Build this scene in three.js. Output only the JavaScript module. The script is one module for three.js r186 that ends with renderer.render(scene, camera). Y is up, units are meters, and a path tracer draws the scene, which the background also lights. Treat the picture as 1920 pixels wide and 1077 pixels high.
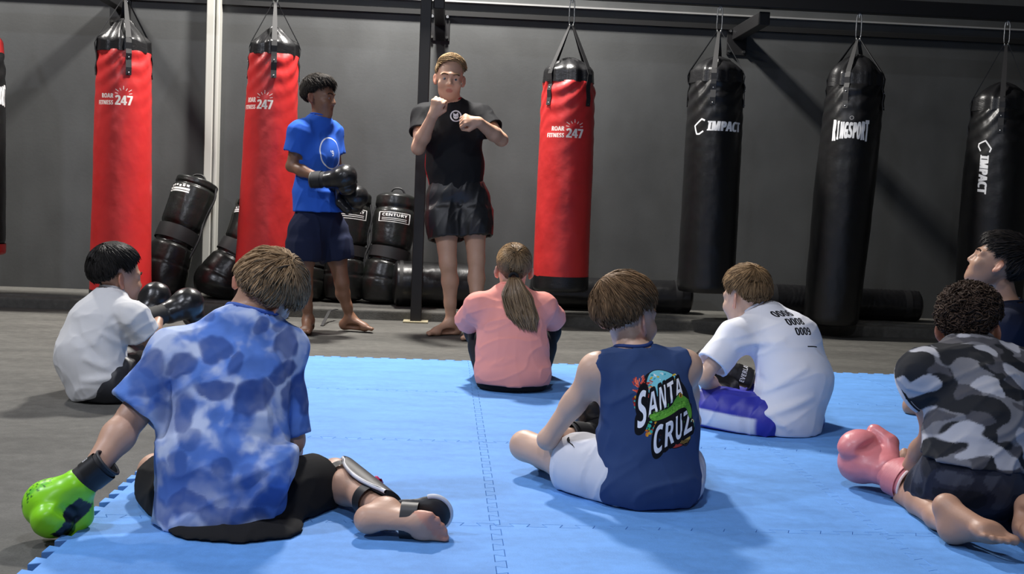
import * as THREE from 'three';
import { ImprovedNoise } from 'three/addons/math/ImprovedNoise.js';
import { RoundedBoxGeometry } from 'three/addons/geometries/RoundedBoxGeometry.js';
import { mergeGeometries } from 'three/addons/utils/BufferGeometryUtils.js';
import { RectAreaLightUniformsLib } from 'three/addons/lights/RectAreaLightUniformsLib.js';

// ---------- camera, lights, exposure ----------
const scene = new THREE.Scene();
scene.background = new THREE.Color(0x000000);
const camera = new THREE.PerspectiveCamera(2 * Math.atan(538.5 / 2130) * 180 / Math.PI, 1920 / 1077, 0.05, 60);
camera.position.set(0, 0.8, 0);
camera.rotation.order = 'YXZ';
camera.rotation.set(-Math.atan(151.5 / 2130), -Math.atan(128 / 2130), 0.04);
const renderer = new THREE.WebGLRenderer({ antialias: true });
renderer.toneMapping = THREE.LinearToneMapping;
renderer.toneMappingExposure = 1.15;
renderer.shadowMap.enabled = true;
RectAreaLightUniformsLib.init();
// the gym's ceiling lamps: two columns of high-bay fittings, 4.25 m up
const LAMP_H = 4.25, LAMP_SIZE = 0.34;
const LAMPS = [
  { x: -0.25, z: -7.45, power: 980, color: 0xfffaf4, hang: 'above the coach' },
  { x: -3.81, z: -7.5, power: 420, color: 0xfffaf4, hang: 'above the red bags by the wall' },
  { x: -0.2, z: -2.0, power: 165, color: 0xeef2ff, hang: 'above the boy in the tie-dye shirt' },
  { x: -0.6, z: 3.4, power: 360, color: 0xeef2ff, hang: 'over the open floor opposite the bag wall' },
  { x: -3.8, z: -2.0, power: 400, color: 0xeef2ff, hang: 'above the bare rubber floor' },
];

// ---------- helpers ----------
const V = (x = 0, y = 0, z = 0) => new THREE.Vector3(x, y, z);
const NZ = new ImprovedNoise();
const noise = (x, y, z) => NZ.noise(x, y, z);
const fbm = (x, y, z) => noise(x, y, z) + 0.5 * noise(x * 2.1 + 7, y * 2.1, z * 2.1) + 0.25 * noise(x * 4.3, y * 4.3 + 3, z * 4.3);
let seed = 12345;
const rnd = () => { seed = (seed * 1664525 + 1013904223) >>> 0; return seed / 4294967296; };
const rr = (a, b) => a + (b - a) * rnd();
const clamp = (x, a, b) => x < a ? a : x > b ? b : x;
const sstep = (a, b, x) => { const t = clamp((x - a) / (b - a), 0, 1); return t * t * (3 - 2 * t); };
const gs = x => Math.exp(-x * x);
const lerp = (a, b, t) => a + (b - a) * t;
const nrm = v => v.clone().normalize();
const add = (a, b, k = 1) => a.clone().addScaledVector(b, k);
const sub = (a, b) => a.clone().sub(b);
const mix = (a, b, t) => a.clone().lerp(b, t);
const cross = (a, b) => a.clone().cross(b);
const used = {};
function numbered(n) { const k = used[n] = (used[n] ?? -1) + 1; return k ? n + '_' + String(k).padStart(3, '0') : n; }
function shade(o) { o.traverse(m => { if (m.isMesh) { m.castShadow = true; m.receiveShadow = true; } }); return o; }
function tag(o, label, category, group, kind) {
  o.userData.label = label; o.userData.category = category;
  if (group) o.userData.group = group;
  if (kind) o.userData.kind = kind;
  return o;
}
function thing(name, label, category, pos, group) {
  const o = new THREE.Group(); o.name = numbered(name); o.position.copy(pos); scene.add(o);
  return tag(o, label, category, group);
}
function part(name, geo, mat, parent, label) {
  const m = new THREE.Mesh(geo, mat); m.name = name; m.castShadow = m.receiveShadow = true; parent.add(m);
  if (label) m.userData.label = label;
  return m;
}
function struct(name, geo, mat, parent = scene) {
  const m = new THREE.Mesh(geo, mat); m.name = name; m.castShadow = m.receiveShadow = true;
  if (parent === scene) m.userData.kind = 'structure';
  parent.add(m); return m;
}
function box(x0, x1, y0, y1, z0, z1) { const g = new THREE.BoxGeometry(x1 - x0, y1 - y0, z1 - z0); g.translate((x0 + x1) / 2, (y0 + y1) / 2, (z0 + z1) / 2); return g; }
function rbox(w, h, d, r, x = 0, y = 0, z = 0) { const g = new RoundedBoxGeometry(w, h, d, 2, r); g.translate(x, y, z); return g; }
function boxUV(g, s = 1) { // uv in metres from the dominant normal
  if (g.index) g = g.toNonIndexed();
  const p = g.attributes.position, n = g.attributes.normal, uv = new Float32Array(p.count * 2);
  for (let i = 0; i < p.count; i++) {
    const ax = Math.abs(n.getX(i)), ay = Math.abs(n.getY(i)), az = Math.abs(n.getZ(i));
    let u, v;
    if (ay >= ax && ay >= az) { u = p.getX(i); v = p.getZ(i); } else if (ax > az) { u = p.getZ(i); v = p.getY(i); } else { u = p.getX(i); v = p.getY(i); }
    uv[2 * i] = u * s; uv[2 * i + 1] = v * s;
  }
  g.setAttribute('uv', new THREE.BufferAttribute(uv, 2)); return g;
}
const std = (o) => new THREE.MeshPhysicalMaterial(o);
// periodic noise texture: value = base +- amp
function noiseTex(size, fn, colour) {
  const d = new Uint8Array(size * size * 4);
  for (let j = 0; j < size; j++) for (let i = 0; i < size; i++) {
    const c = fn(i / size, j / size), k = (j * size + i) * 4;
    if (typeof c === 'number') { d[k] = d[k + 1] = d[k + 2] = clamp(c, 0, 1) * 255; } else { d[k] = clamp(c[0], 0, 1) * 255; d[k + 1] = clamp(c[1], 0, 1) * 255; d[k + 2] = clamp(c[2], 0, 1) * 255; }
    d[k + 3] = 255;
  }
  const t = new THREE.DataTexture(d, size, size); t.wrapS = t.wrapT = THREE.RepeatWrapping; t.magFilter = THREE.LinearFilter; t.minFilter = THREE.LinearMipmapLinearFilter; t.generateMipmaps = true;
  if (colour) t.colorSpace = THREE.SRGBColorSpace; t.needsUpdate = true; return t;
}
// tileable fbm on a torus-like blend
function tfbm(u, v, f, sx = 1, sy = 1) {
  const a = fbm(u * f * sx, v * f * sy, 1.7), b = fbm((u - 1) * f * sx, v * f * sy, 1.7), c = fbm(u * f * sx, (v - 1) * f * sy, 1.7), d = fbm((u - 1) * f * sx, (v - 1) * f * sy, 1.7);
  const s = sstep(0.8, 1, u), t = sstep(0.8, 1, v);
  return lerp(lerp(a, b, s), lerp(c, d, s), t);
}
function canvasTex(w, h, draw) {
  const c = document.createElement('canvas'); c.width = w; c.height = h; const g = c.getContext('2d'); draw(g, w, h);
  const t = new THREE.CanvasTexture(c); t.colorSpace = THREE.SRGBColorSpace; t.anisotropy = 4; return t;
}
function tex(t, rx, ry) { const c = t.clone(); c.repeat.set(rx, ry); c.needsUpdate = true; return c; }

// ---------- signed distance fields and their mesher ----------
function bb(pts, r) { const b = [1e9, 1e9, 1e9, -1e9, -1e9, -1e9]; for (const p of pts) { b[0] = Math.min(b[0], p.x - r); b[1] = Math.min(b[1], p.y - r); b[2] = Math.min(b[2], p.z - r); b[3] = Math.max(b[3], p.x + r); b[4] = Math.max(b[4], p.y + r); b[5] = Math.max(b[5], p.z + r); } return b; }
function rc(a, b, r1, r2, k = 0.02, op = 'u') { // tapered capsule
  const bx = b.x - a.x, by = b.y - a.y, bz = b.z - a.z, l2 = Math.max(bx * bx + by * by + bz * bz, 1e-8), q = r1 - r2, a2 = l2 - q * q, il2 = 1 / l2;
  const d = a2 <= 0 ? (x, y, z) => { const p = r1 > r2 ? a : b; return Math.hypot(x - p.x, y - p.y, z - p.z) - Math.max(r1, r2); } : (x, y, z) => {
    const px = x - a.x, py = y - a.y, pz = z - a.z, yy = px * bx + py * by + pz * bz, zz = yy - l2;
    const ux = px * l2 - bx * yy, uy = py * l2 - by * yy, uz = pz * l2 - bz * yy;
    const x2 = ux * ux + uy * uy + uz * uz, y2 = yy * yy * l2, z2 = zz * zz * l2, kk = Math.sign(q) * q * q * x2;
    if (Math.sign(zz) * a2 * z2 > kk) return Math.sqrt(x2 + z2) * il2 - r2;
    if (Math.sign(yy) * a2 * y2 < kk) return Math.sqrt(x2 + y2) * il2 - r1;
    return (Math.sqrt(x2 * a2 * il2) + yy * q) * il2 - r1;
  };
  return { d, k, op, b: bb([a, b], Math.max(r1, r2)) };
}
const sp = (c, r, k = 0.02, op = 'u') => rc(c, add(c, V(0, 1e-4, 0)), r, r, k, op);
function ec(a, b, right, ra, rb, k = 0.03, op = 'u') { // elliptic capsule; ra, rb = [across, front-back]
  const ax = sub(b, a), L = ax.length(), u = ax.clone().divideScalar(L || 1), f = nrm(cross(right, u)), r = nrm(cross(u, f));
  const d = (x, y, z) => {
    const px = x - a.x, py = y - a.y, pz = z - a.z, s = px * u.x + py * u.y + pz * u.z, h = clamp(s / L, 0, 1);
    const vu = s - h * L, vr = px * r.x + py * r.y + pz * r.z, vf = px * f.x + py * f.y + pz * f.z;
    const rx = lerp(ra[0], rb[0], h), rz = lerp(ra[1], rb[1], h), ry = Math.min(rx, rz);
    const k0 = Math.sqrt(vr * vr / (rx * rx) + vf * vf / (rz * rz) + vu * vu / (ry * ry));
    const k1 = Math.sqrt(vr * vr / (rx ** 4) + vf * vf / (rz ** 4) + vu * vu / (ry ** 4));
    return k1 < 1e-6 ? -Math.min(rx, rz) : k0 * (k0 - 1) / k1;
  };
  return { d, k, op, b: bb([a, b], Math.max(...ra, ...rb)) };
}
function el(c, r, X, Y, Z, k = 0.02, op = 'u') { // ellipsoid with axes X, Y, Z
  const [rx, ry, rz] = r;
  const d = (x, y, z) => {
    const px = x - c.x, py = y - c.y, pz = z - c.z, a = px * X.x + py * X.y + pz * X.z, b = px * Y.x + py * Y.y + pz * Y.z, e = px * Z.x + py * Z.y + pz * Z.z;
    const k0 = Math.sqrt(a * a / (rx * rx) + b * b / (ry * ry) + e * e / (rz * rz)), k1 = Math.sqrt(a * a / rx ** 4 + b * b / ry ** 4 + e * e / rz ** 4);
    return k1 < 1e-6 ? -Math.min(rx, ry, rz) : k0 * (k0 - 1) / k1;
  };
  return { d, k, op, b: bb([c], Math.max(rx, ry, rz)) };
}
function cc(a, b, ra, rb, k = 0.02, op = 'u', rd = 0.004) { // flat-ended tapered cone
  const bx = b.x - a.x, by = b.y - a.y, bz = b.z - a.z, L = Math.hypot(bx, by, bz);
  const d = (x, y, z) => {
    const px = x - a.x, py = y - a.y, pz = z - a.z, s = (px * bx + py * by + pz * bz) / L;
    const q = Math.sqrt(Math.max(0, px * px + py * py + pz * pz - s * s)), h = clamp(s / L, 0, 1), sl = (ra - rb) / L;
    const dr = (q - lerp(ra, rb, h) + rd) / Math.sqrt(1 + sl * sl), da = Math.abs(s - L / 2) - L / 2 + rd;
    return Math.min(Math.max(dr, da), 0) + Math.hypot(Math.max(dr, 0), Math.max(da, 0)) - rd;
  };
  return { d, k, op, b: bb([a, b], Math.max(ra, rb)) };
}
function plane(p, n, k = 0.004) { const c = p.dot(n); return { d: (x, y, z) => x * n.x + y * n.y + z * n.z - c, k, op: 'i', b: null }; } // keeps the side the normal points away from
const grow = (p, o, k) => ({ ...p, d: (x, y, z) => p.d(x, y, z) - o, k: k ?? p.k, b: p.b && p.b.map((v, i) => i < 3 ? v - o : v + o) });
function comb(prims, x, y, z) {
  let d = 1e3;
  for (let i = 0; i < prims.length; i++) {
    const p = prims[i], e = p.d(x, y, z), k = p.k;
    if (p.op === 'u') { const h = k - Math.abs(d - e); d = Math.min(d, e) - (h > 0 ? h * h / (4 * k) : 0); }
    else if (p.op === 's') { const m = -e, h = k - Math.abs(d - m); d = Math.max(d, m) + (h > 0 ? h * h / (4 * k) : 0); }
    else { const h = k - Math.abs(d - e); d = Math.max(d, e) + (h > 0 ? h * h / (4 * k) : 0); }
  }
  return d;
}
let TRI = 0;
// surface nets over the zero set of the combined prims (+ displacement); returns a geometry relative to origin o
function skin(prims, cell, o = V(), opt = {}) {
  const B = [1e9, 1e9, 1e9, -1e9, -1e9, -1e9];
  for (const p of prims) if (p.op === 'u' && p.b) for (let i = 0; i < 3; i++) { B[i] = Math.min(B[i], p.b[i]); B[i + 3] = Math.max(B[i + 3], p.b[i + 3]); }
  const pad = (opt.pad ?? 0.02) + cell * 2, N = [0, 0, 0], NB = [0, 0, 0], S = 8;
  for (let i = 0; i < 3; i++) { B[i] -= pad; NB[i] = Math.ceil((B[i + 3] + pad - B[i]) / cell / S); N[i] = NB[i] * S; }
  const [nx, ny, nz] = N, sy = nx, sz = nx * ny, vals = new Float32Array(nx * ny * nz), ids = new Int32Array(nx * ny * nz).fill(-1);
  const R = cell * S * 0.87, act = [], disp = opt.disp;
  for (let bk = 0; bk < NB[2]; bk++) for (let bj = 0; bj < NB[1]; bj++) for (let bi = 0; bi < NB[0]; bi++) {
    const cx = B[0] + (bi * S + 3.5) * cell, cy = B[1] + (bj * S + 3.5) * cell, cz = B[2] + (bk * S + 3.5) * cell;
    const dc = comb(prims, cx, cy, cz), on = Math.abs(dc) < R * 1.6 + pad;
    let list = prims;
    if (on) { act.push([bi, bj, bk]); list = prims.filter(p => p.op === 'i' || (p.op === 's' ? p.d(cx, cy, cz) < R * 2.2 + p.k + pad : p.d(cx, cy, cz) < dc + 2.6 * R + p.k + pad)); }
    for (let k = 0; k < S; k++) for (let j = 0; j < S; j++) {
      let q = bi * S + (bj * S + j) * sy + (bk * S + k) * sz; const y = B[1] + (bj * S + j) * cell, z = B[2] + (bk * S + k) * cell;
      for (let i = 0; i < S; i++, q++) {
        if (!on) { vals[q] = dc; continue; }
        const x = B[0] + (bi * S + i) * cell; let d = comb(list, x, y, z);
        if (disp && d < 0.04 && d > -0.04) d += disp(x, y, z);
        vals[q] = d;
      }
    }
  }
  const pos = [], idx = [], off = [0, 1, sy, sy + 1, sz, sz + 1, sz + sy, sz + sy + 1];
  const E = [[0, 1], [2, 3], [4, 5], [6, 7], [0, 2], [1, 3], [4, 6], [5, 7], [0, 4], [1, 5], [2, 6], [3, 7]];
  const cells = [];
  for (const [bi, bj, bk] of act) for (let k = 0; k < S; k++) for (let j = 0; j < S; j++) for (let i = 0; i < S; i++) {
    const x = bi * S + i, y = bj * S + j, z = bk * S + k; if (x >= nx - 1 || y >= ny - 1 || z >= nz - 1) continue;
    const q = x + y * sy + z * sz; let m = 0;
    for (let c = 0; c < 8; c++) if (vals[q + off[c]] < 0) m |= 1 << c;
    if (m === 0 || m === 255) continue;
    let n = 0, X = 0, Y = 0, Z = 0;
    for (const [a, b] of E) {
      if (((m >> a) & 1) === ((m >> b) & 1)) continue;
      const va = vals[q + off[a]], vb = vals[q + off[b]], t = va / (va - vb);
      X += lerp(a & 1, b & 1, t); Y += lerp((a >> 1) & 1, (b >> 1) & 1, t); Z += lerp(a >> 2, b >> 2, t); n++;
    }
    ids[q] = pos.length / 3; cells.push(x, y, z);
    pos.push(B[0] + (x + X / n) * cell, B[1] + (y + Y / n) * cell, B[2] + (z + Z / n) * cell);
  }
  const quad = (a, b, c, d, flip) => { if (a < 0 || b < 0 || c < 0 || d < 0) return; if (flip) idx.push(a, c, b, a, d, c); else idx.push(a, b, c, a, c, d); };
  for (let t = 0; t < cells.length; t += 3) {
    const x = cells[t], y = cells[t + 1], z = cells[t + 2], q = x + y * sy + z * sz, v0 = vals[q] < 0;
    if (x > 0 && y > 0 && z > 0) {
      if (v0 !== vals[q + 1] < 0) quad(ids[q], ids[q - sy], ids[q - sy - sz], ids[q - sz], v0 ? true : false);
      if (v0 !== vals[q + sy] < 0) quad(ids[q], ids[q - sz], ids[q - sz - 1], ids[q - 1], v0 ? true : false);
      if (v0 !== vals[q + sz] < 0) quad(ids[q], ids[q - 1], ids[q - 1 - sy], ids[q - sy], v0 ? true : false);
    }
  }
  const nv = pos.length / 3, g = new THREE.BufferGeometry();
  let P = new Float32Array(pos);
  // a little relaxation to take the grid out of the surface
  if (opt.relax !== 0) for (let it = 0; it < (opt.relax ?? 1); it++) {
    const A = new Float32Array(nv * 3), C = new Uint16Array(nv);
    for (let i = 0; i < idx.length; i += 3) for (let e = 0; e < 3; e++) { const a = idx[i + e], b = idx[i + (e + 1) % 3]; A[a * 3] += P[b * 3]; A[a * 3 + 1] += P[b * 3 + 1]; A[a * 3 + 2] += P[b * 3 + 2]; C[a]++; }
    for (let i = 0; i < nv; i++) if (C[i]) for (let c = 0; c < 3; c++) P[i * 3 + c] = lerp(P[i * 3 + c], A[i * 3 + c] / C[i], 0.5);
  }
  g.setAttribute('position', new THREE.BufferAttribute(P, 3)); g.setIndex(idx); g.computeVertexNormals();
  if (opt.color) { const C = new Float32Array(nv * 3), N = g.attributes.normal.array; for (let i = 0; i < nv; i++) { const c = opt.color(P[i * 3], P[i * 3 + 1], P[i * 3 + 2], N[i * 3], N[i * 3 + 1], N[i * 3 + 2]); C[i * 3] = c[0]; C[i * 3 + 1] = c[1]; C[i * 3 + 2] = c[2]; } g.setAttribute('color', new THREE.BufferAttribute(C, 3)); }
  const U = new Float32Array(nv * 2); for (let i = 0; i < nv; i++) { const c = opt.uv ? opt.uv(P[i * 3], P[i * 3 + 1], P[i * 3 + 2]) : [(P[i * 3] + P[i * 3 + 2] * 0.7) * 1, P[i * 3 + 1] + P[i * 3 + 2] * 0.3]; U[i * 2] = c[0]; U[i * 2 + 1] = c[1]; } g.setAttribute('uv', new THREE.BufferAttribute(U, 2));
  g.translate(-o.x, -o.y, -o.z); TRI += idx.length / 3;
  return g;
}
// swept surface along a path: rad(t, a) metres, uv = [angle 0..1, t 0..1]
function sweep(pts, n, m, rad, o = V(), hint = V(0, 0, 1), flat = 1) {
  const c = new THREE.CatmullRomCurve3(pts), pos = [], uv = [], idx = [];
  for (let i = 0; i <= n; i++) {
    const t = i / n, p = c.getPoint(t), T = c.getTangent(t), f = nrm(sub(hint, T.clone().multiplyScalar(hint.dot(T)))), r = cross(f, T).negate();
    for (let j = 0; j <= m; j++) { const a = j / m * 2 * Math.PI - Math.PI, q = rad(t, a); const w = add(add(p, r, Math.sin(a) * q), f, Math.cos(a) * q * flat); pos.push(w.x - o.x, w.y - o.y, w.z - o.z); uv.push(j / m, t); }
  }
  for (let i = 0; i < n; i++) for (let j = 0; j < m; j++) { const a = i * (m + 1) + j, b = a + m + 1; idx.push(a, a + 1, b, b, a + 1, b + 1); }
  const g = new THREE.BufferGeometry(); g.setAttribute('position', new THREE.Float32BufferAttribute(pos, 3)); g.setAttribute('uv', new THREE.Float32BufferAttribute(uv, 2)); g.setIndex(idx); g.computeVertexNormals();
  const N = g.attributes.normal; for (let i = 0; i <= n; i++) { const a = i * (m + 1), b = a + m; const v = V(N.getX(a) + N.getX(b), N.getY(a) + N.getY(b), N.getZ(a) + N.getZ(b)).normalize(); N.setXYZ(a, v.x, v.y, v.z); N.setXYZ(b, v.x, v.y, v.z); }
  TRI += idx.length / 3; return g;
}
// flat strap following points, with an outward direction at each
function ribbon(pts, outs, w, th, o = V()) {
  const pos = [], idx = [], n = pts.length;
  for (let i = 0; i < n; i++) {
    const T = nrm(sub(pts[Math.min(i + 1, n - 1)], pts[Math.max(i - 1, 0)])), O = nrm(outs[i]), S = nrm(cross(T, O)), ww = Array.isArray(w) ? w[i] : w;
    for (const [a, b] of [[-0.5, 0], [0.5, 0], [0.5, 1], [-0.5, 1]]) { const q = add(add(pts[i], S, a * ww), O, b * th); pos.push(q.x - o.x, q.y - o.y, q.z - o.z); }
  }
  for (let i = 0; i < n - 1; i++) for (let e = 0; e < 4; e++) { const a = i * 4 + e, b = i * 4 + (e + 1) % 4; idx.push(a, b, a + 4, b, b + 4, a + 4); }
  idx.push(0, 2, 1, 0, 3, 2); const L = (n - 1) * 4; idx.push(L, L + 1, L + 2, L, L + 2, L + 3);
  let g = new THREE.BufferGeometry(); g.setAttribute('position', new THREE.Float32BufferAttribute(pos, 3)); g.setIndex(idx); g = g.toNonIndexed(); g.computeVertexNormals();
  g.setAttribute('uv', new THREE.BufferAttribute(new Float32Array(g.attributes.position.count * 2), 2)); return g;
}
function cylBetween(a, b, r, seg = 12) { const d = sub(b, a), g = new THREE.CylinderGeometry(r, r, d.length(), seg); g.applyQuaternion(new THREE.Quaternion().setFromUnitVectors(V(0, 1, 0), nrm(d))); const c = mix(a, b, 0.5); g.translate(c.x, c.y, c.z); return g; }

// ---------- the room ----------
const wallTex = noiseTex(512, (u, v) => 0.80 + 0.10 * tfbm(u, v, 3) + 0.05 * tfbm(u, v, 14, 1, 0.6) + 0.02 * (rnd() - 0.5), true);
const grain = noiseTex(512, (u, v) => 0.5 + 0.25 * tfbm(u, v, 40) + 0.25 * (rnd() - 0.5));
const wallMat = std({ color: new THREE.Color().setRGB(0.098, 0.103, 0.104), map: tex(wallTex, 0.35, 0.35), roughness: 0.62, bumpMap: tex(grain, 1.2, 1.2), bumpScale: 0.0004 });
const darkMat = std({ color: new THREE.Color().setRGB(0.07, 0.072, 0.072), roughness: 0.8 });
const ceilMat = std({ color: new THREE.Color().setRGB(0.07, 0.07, 0.07), roughness: 0.9 });
const rubberTex = noiseTex(1024, (u, v) => { const s = tfbm(u, v, 5, 1, 3), f = tfbm(u, v, 60); const k = 0.72 + 0.10 * s + 0.07 * f + 0.10 * (rnd() - 0.5); return [k, k * 0.995, k * 0.975]; }, true);
const rubberMat = std({ color: new THREE.Color().setRGB(0.165, 0.163, 0.152), map: tex(rubberTex, 0.4, 0.4), roughness: 0.82, bumpMap: tex(grain, 3, 3), bumpScale: 0.0015 });
const FLOOR = -0.022, ZW = -8.55;
struct('floor', boxUV(box(-7, 6.5, -0.25, FLOOR, ZW - 0.2, 5.2)), rubberMat);
struct('wall_back', boxUV(box(-7.2, 6.7, -0.25, 4.9, ZW - 0.2, ZW)), wallMat);
struct('wall_left', boxUV(box(-7.2, -7, -0.25, 4.9, ZW, 5.2)), wallMat);
struct('wall_right', boxUV(box(6.5, 6.7, -0.25, 4.9, ZW, 5.2)), wallMat);
struct('wall_front', boxUV(box(-7.2, 6.7, -0.25, 4.9, 5.2, 5.4)), wallMat);
struct('ceiling', boxUV(box(-7.2, 6.7, 4.9, 5.1, ZW - 0.2, 5.4)), ceilMat);
// raised rubber strip that runs along the foot of the wall
const stripMat = std({ color: new THREE.Color().setRGB(0.19, 0.188, 0.176), map: tex(rubberTex, 0.5, 0.5), roughness: 0.75, bumpMap: tex(grain, 3, 3), bumpScale: 0.0015 });
{
  const s = new THREE.Shape(); const z0 = 7.86, z1 = 8.55;
  s.moveTo(z0, FLOOR); s.lineTo(z0, 0.03); s.quadraticCurveTo(z0, 0.05, z0 + 0.02, 0.05); s.lineTo(z0 + 0.10, 0.052); s.lineTo(z0 + 0.105, 0.062); s.lineTo(z1, 0.062); s.lineTo(z1, FLOOR);
  const g = new THREE.ExtrudeGeometry(s, { depth: 13.4, bevelEnabled: false, curveSegments: 4 }); g.rotateY(Math.PI / 2); g.translate(-6.95, 0, 0);
  struct('baseboard_back', boxUV(g), stripMat);
}
const blackSteel = std({ color: new THREE.Color().setRGB(0.012, 0.012, 0.013), roughness: 0.45, metalness: 0.1 });
const steel = std({ color: new THREE.Color().setRGB(0.62, 0.62, 0.60), roughness: 0.28, metalness: 1 });
const paleMetal = std({ color: new THREE.Color().setRGB(0.48, 0.48, 0.44), roughness: 0.45 });
struct('trim_1', box(-7, 6.5, 2.185, 2.22, ZW, ZW + 0.03), std({ color: new THREE.Color().setRGB(0.012, 0.012, 0.012), roughness: 0.5 }));
struct('trim_2', box(-7, 6.5, 2.285, 2.297, ZW, ZW + 0.035), std({ color: new THREE.Color().setRGB(0.42, 0.42, 0.41), roughness: 0.4, metalness: 0.4 }));
// pale ribbed column by the wall
{
  const s = new THREE.Shape(); const P = [[-0.045, 0], [-0.045, 0.10], [-0.04, 0.106], [0.006, 0.106], [0.011, 0.10], [0.011, 0.09], [0.018, 0.085], [0.024, 0.09], [0.024, 0.098], [0.03, 0.104], [0.042, 0.104], [0.048, 0.098], [0.048, 0]];
  s.moveTo(...P[0]); for (const q of P.slice(1)) s.lineTo(...q);
  const g = new THREE.ExtrudeGeometry(s, { depth: 4.83, bevelEnabled: false }); g.rotateX(-Math.PI / 2); // profile y -> -z
  g.scale(1, 1, -1); const ix = g.index; if (!ix) { const a = g.attributes.position.array; for (let i = 0; i < a.length; i += 9) for (let c = 0; c < 3; c++) { const t = a[i + 3 + c]; a[i + 3 + c] = a[i + 6 + c]; a[i + 6 + c] = t; } g.computeVertexNormals(); }
  const t = thing('wall_column', 'pale cream ribbed steel column standing against the dark wall', 'column', V(-1.735, 0.062, ZW + 0.002));
  part('shaft', g, paleMetal, t);
}
// ---------- steel bag rig ----------
{
  const t = thing('bag_rig', 'black steel bag rig with post, long beam and wall arms', 'rig', V(-0.185, FLOOR, -7.8));
  const o = t.position, mv = g => g.translate(-o.x, -o.y, -o.z);
  part('post', mv(rbox(0.075, 2.24, 0.075, 0.006, -0.185, 1.098, -7.8)), blackSteel, t);
  part('base_plate', mv(rbox(0.17, 0.01, 0.15, 0.002, -0.185, FLOOR + 0.006, -7.8)), std({ color: new THREE.Color().setRGB(0.35, 0.31, 0.2), roughness: 0.7 }), t, 'dusty tan base plate');
  part('beam', mv(rbox(11.4, 0.1, 0.075, 0.006, -0.3, 2.262, -7.75)), blackSteel, t);
  for (const x of [-2.42, -0.1, 2.13]) {
    const arm = part('wall_arm', mv(rbox(0.075, 0.09, 0.74, 0.006, x, 2.155, -8.165)), blackSteel, t);
    const pl = part('wall_plate', mv(rbox(0.15, 0.2, 0.01, 0.002, x, 2.10, ZW + 0.007)), blackSteel, t);
    for (const [dx, dy] of [[-0.055, -0.075], [0.055, -0.075], [-0.055, 0.075], [0.055, 0.075]]) { const g = new THREE.CylinderGeometry(0.011, 0.011, 0.022, 6); g.rotateX(Math.PI / 2); g.translate(x + dx, 2.10 + dy, ZW + 0.021); part('bolt', mv(g), steel, pl); }
  }
}
// ---------- ceiling lamps (above the frame) ----------
for (const L of LAMPS) {
  const t = thing('high_bay_lamp', 'square high-bay ceiling lamp hanging ' + L.hang, 'lamp', V(L.x, LAMP_H, L.z), 'ceiling lamps');
  part('housing', rbox(LAMP_SIZE + 0.06, 0.09, LAMP_SIZE + 0.06, 0.012, 0, 0.06, 0), darkMat, t);
  const c = new THREE.Color(L.color);
  part('diffuser', rbox(LAMP_SIZE, 0.012, LAMP_SIZE, 0.003, 0, 0.012, 0), std({ color: 0xffffff, emissive: c, emissiveIntensity: 3 }), t);
  part('rod', cylBetween(V(0, 0.1, 0), V(0, 0.5, 0), 0.01), steel, t);
  const l = new THREE.RectAreaLight(L.color, L.power, LAMP_SIZE, LAMP_SIZE); l.position.set(L.x, LAMP_H - 0.004, L.z); l.lookAt(L.x, 0, L.z); l.castShadow = true; scene.add(l);
}
// ---------- blue interlocking foam mats ----------
{
  const t = thing('foam_mat_area', 'blue interlocking foam floor mats laid over the dark rubber floor', 'mats', V(0.15, 0, -2.8));
  const matTex = noiseTex(512, (u, v) => { const k = 0.9 + 0.05 * tfbm(u, v, 5, 1, 3) + 0.03 * tfbm(u, v, 40) + 0.03 * (rnd() - 0.5); return [k * 0.97, k * 0.99, k]; }, true);
  const mats = [0, 1, 2].map(i => { const m = tex(matTex, 0.9, 0.9); m.offset.set(i * 0.31, i * 0.17); return std({ color: new THREE.Color().setRGB(0.17 + i * 0.005, 0.425 + i * 0.008, 0.93 + i * 0.01), map: m, roughness: 0.68, specularIntensity: 0.6, bumpMap: tex(grain, 6, 6), bumpScale: 0.0006 }); });
  const xs = [-0.85, 0.15, 1.15, 2.15, 3.15], zs = [5.79, 4.8, 3.8, 2.8, 1.8, 0.8];
  // dovetail profile between two corners, offset along n
  const jig = (ax, az, bx, bz) => { const out = [], n = 24, nx = -(bz - az), nz = bx - ax, L = Math.hypot(nx, nz); for (let i = 0; i < n; i++) { const s = i % 2 ? 1 : -1; for (const [f, h] of [[-0.12, 1], [1.12, 1]]) { let q = (i + f) / n; if (i === 0 && f < 0) q = 0.003; if (i === n - 1 && f > 1) q = 0.997; out.push([ax + (bx - ax) * q + nx / L * 0.0125 * s * h, az + (bz - az) * q + nz / L * 0.0125 * s * h]); } } return out; };
  for (let j = 0; j < zs.length - 1; j++) for (let i = 0; i < xs.length - 1; i++) {
    const A = [xs[i], zs[j]], B = [xs[i + 1], zs[j]], C = [xs[i + 1], zs[j + 1]], D = [xs[i], zs[j + 1]];
    const pts = [A, ...jig(...A, ...B), B, ...jig(...B, ...C), C, ...jig(...D, ...C).reverse(), D, ...jig(...A, ...D).reverse()];
    const s = new THREE.Shape(pts.map(p => new THREE.Vector2(p[0], p[1])));
    const g = new THREE.ExtrudeGeometry(s, { depth: 0.0195, bevelEnabled: true, bevelThickness: 0.0012, bevelSize: 0.0011, bevelOffset: -0.0016, bevelSegments: 1, curveSegments: 1 });
    // shape (x, zdist) -> world (x, y, -zdist): rotate so that extrusion points up
    g.rotateX(-Math.PI / 2); g.translate(-0.15, -0.0208, 2.8);
    const h = boxUV(g, 1); part('mat_tile', h, mats[(i * 2 + j) % 3], t);
  }
}

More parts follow.
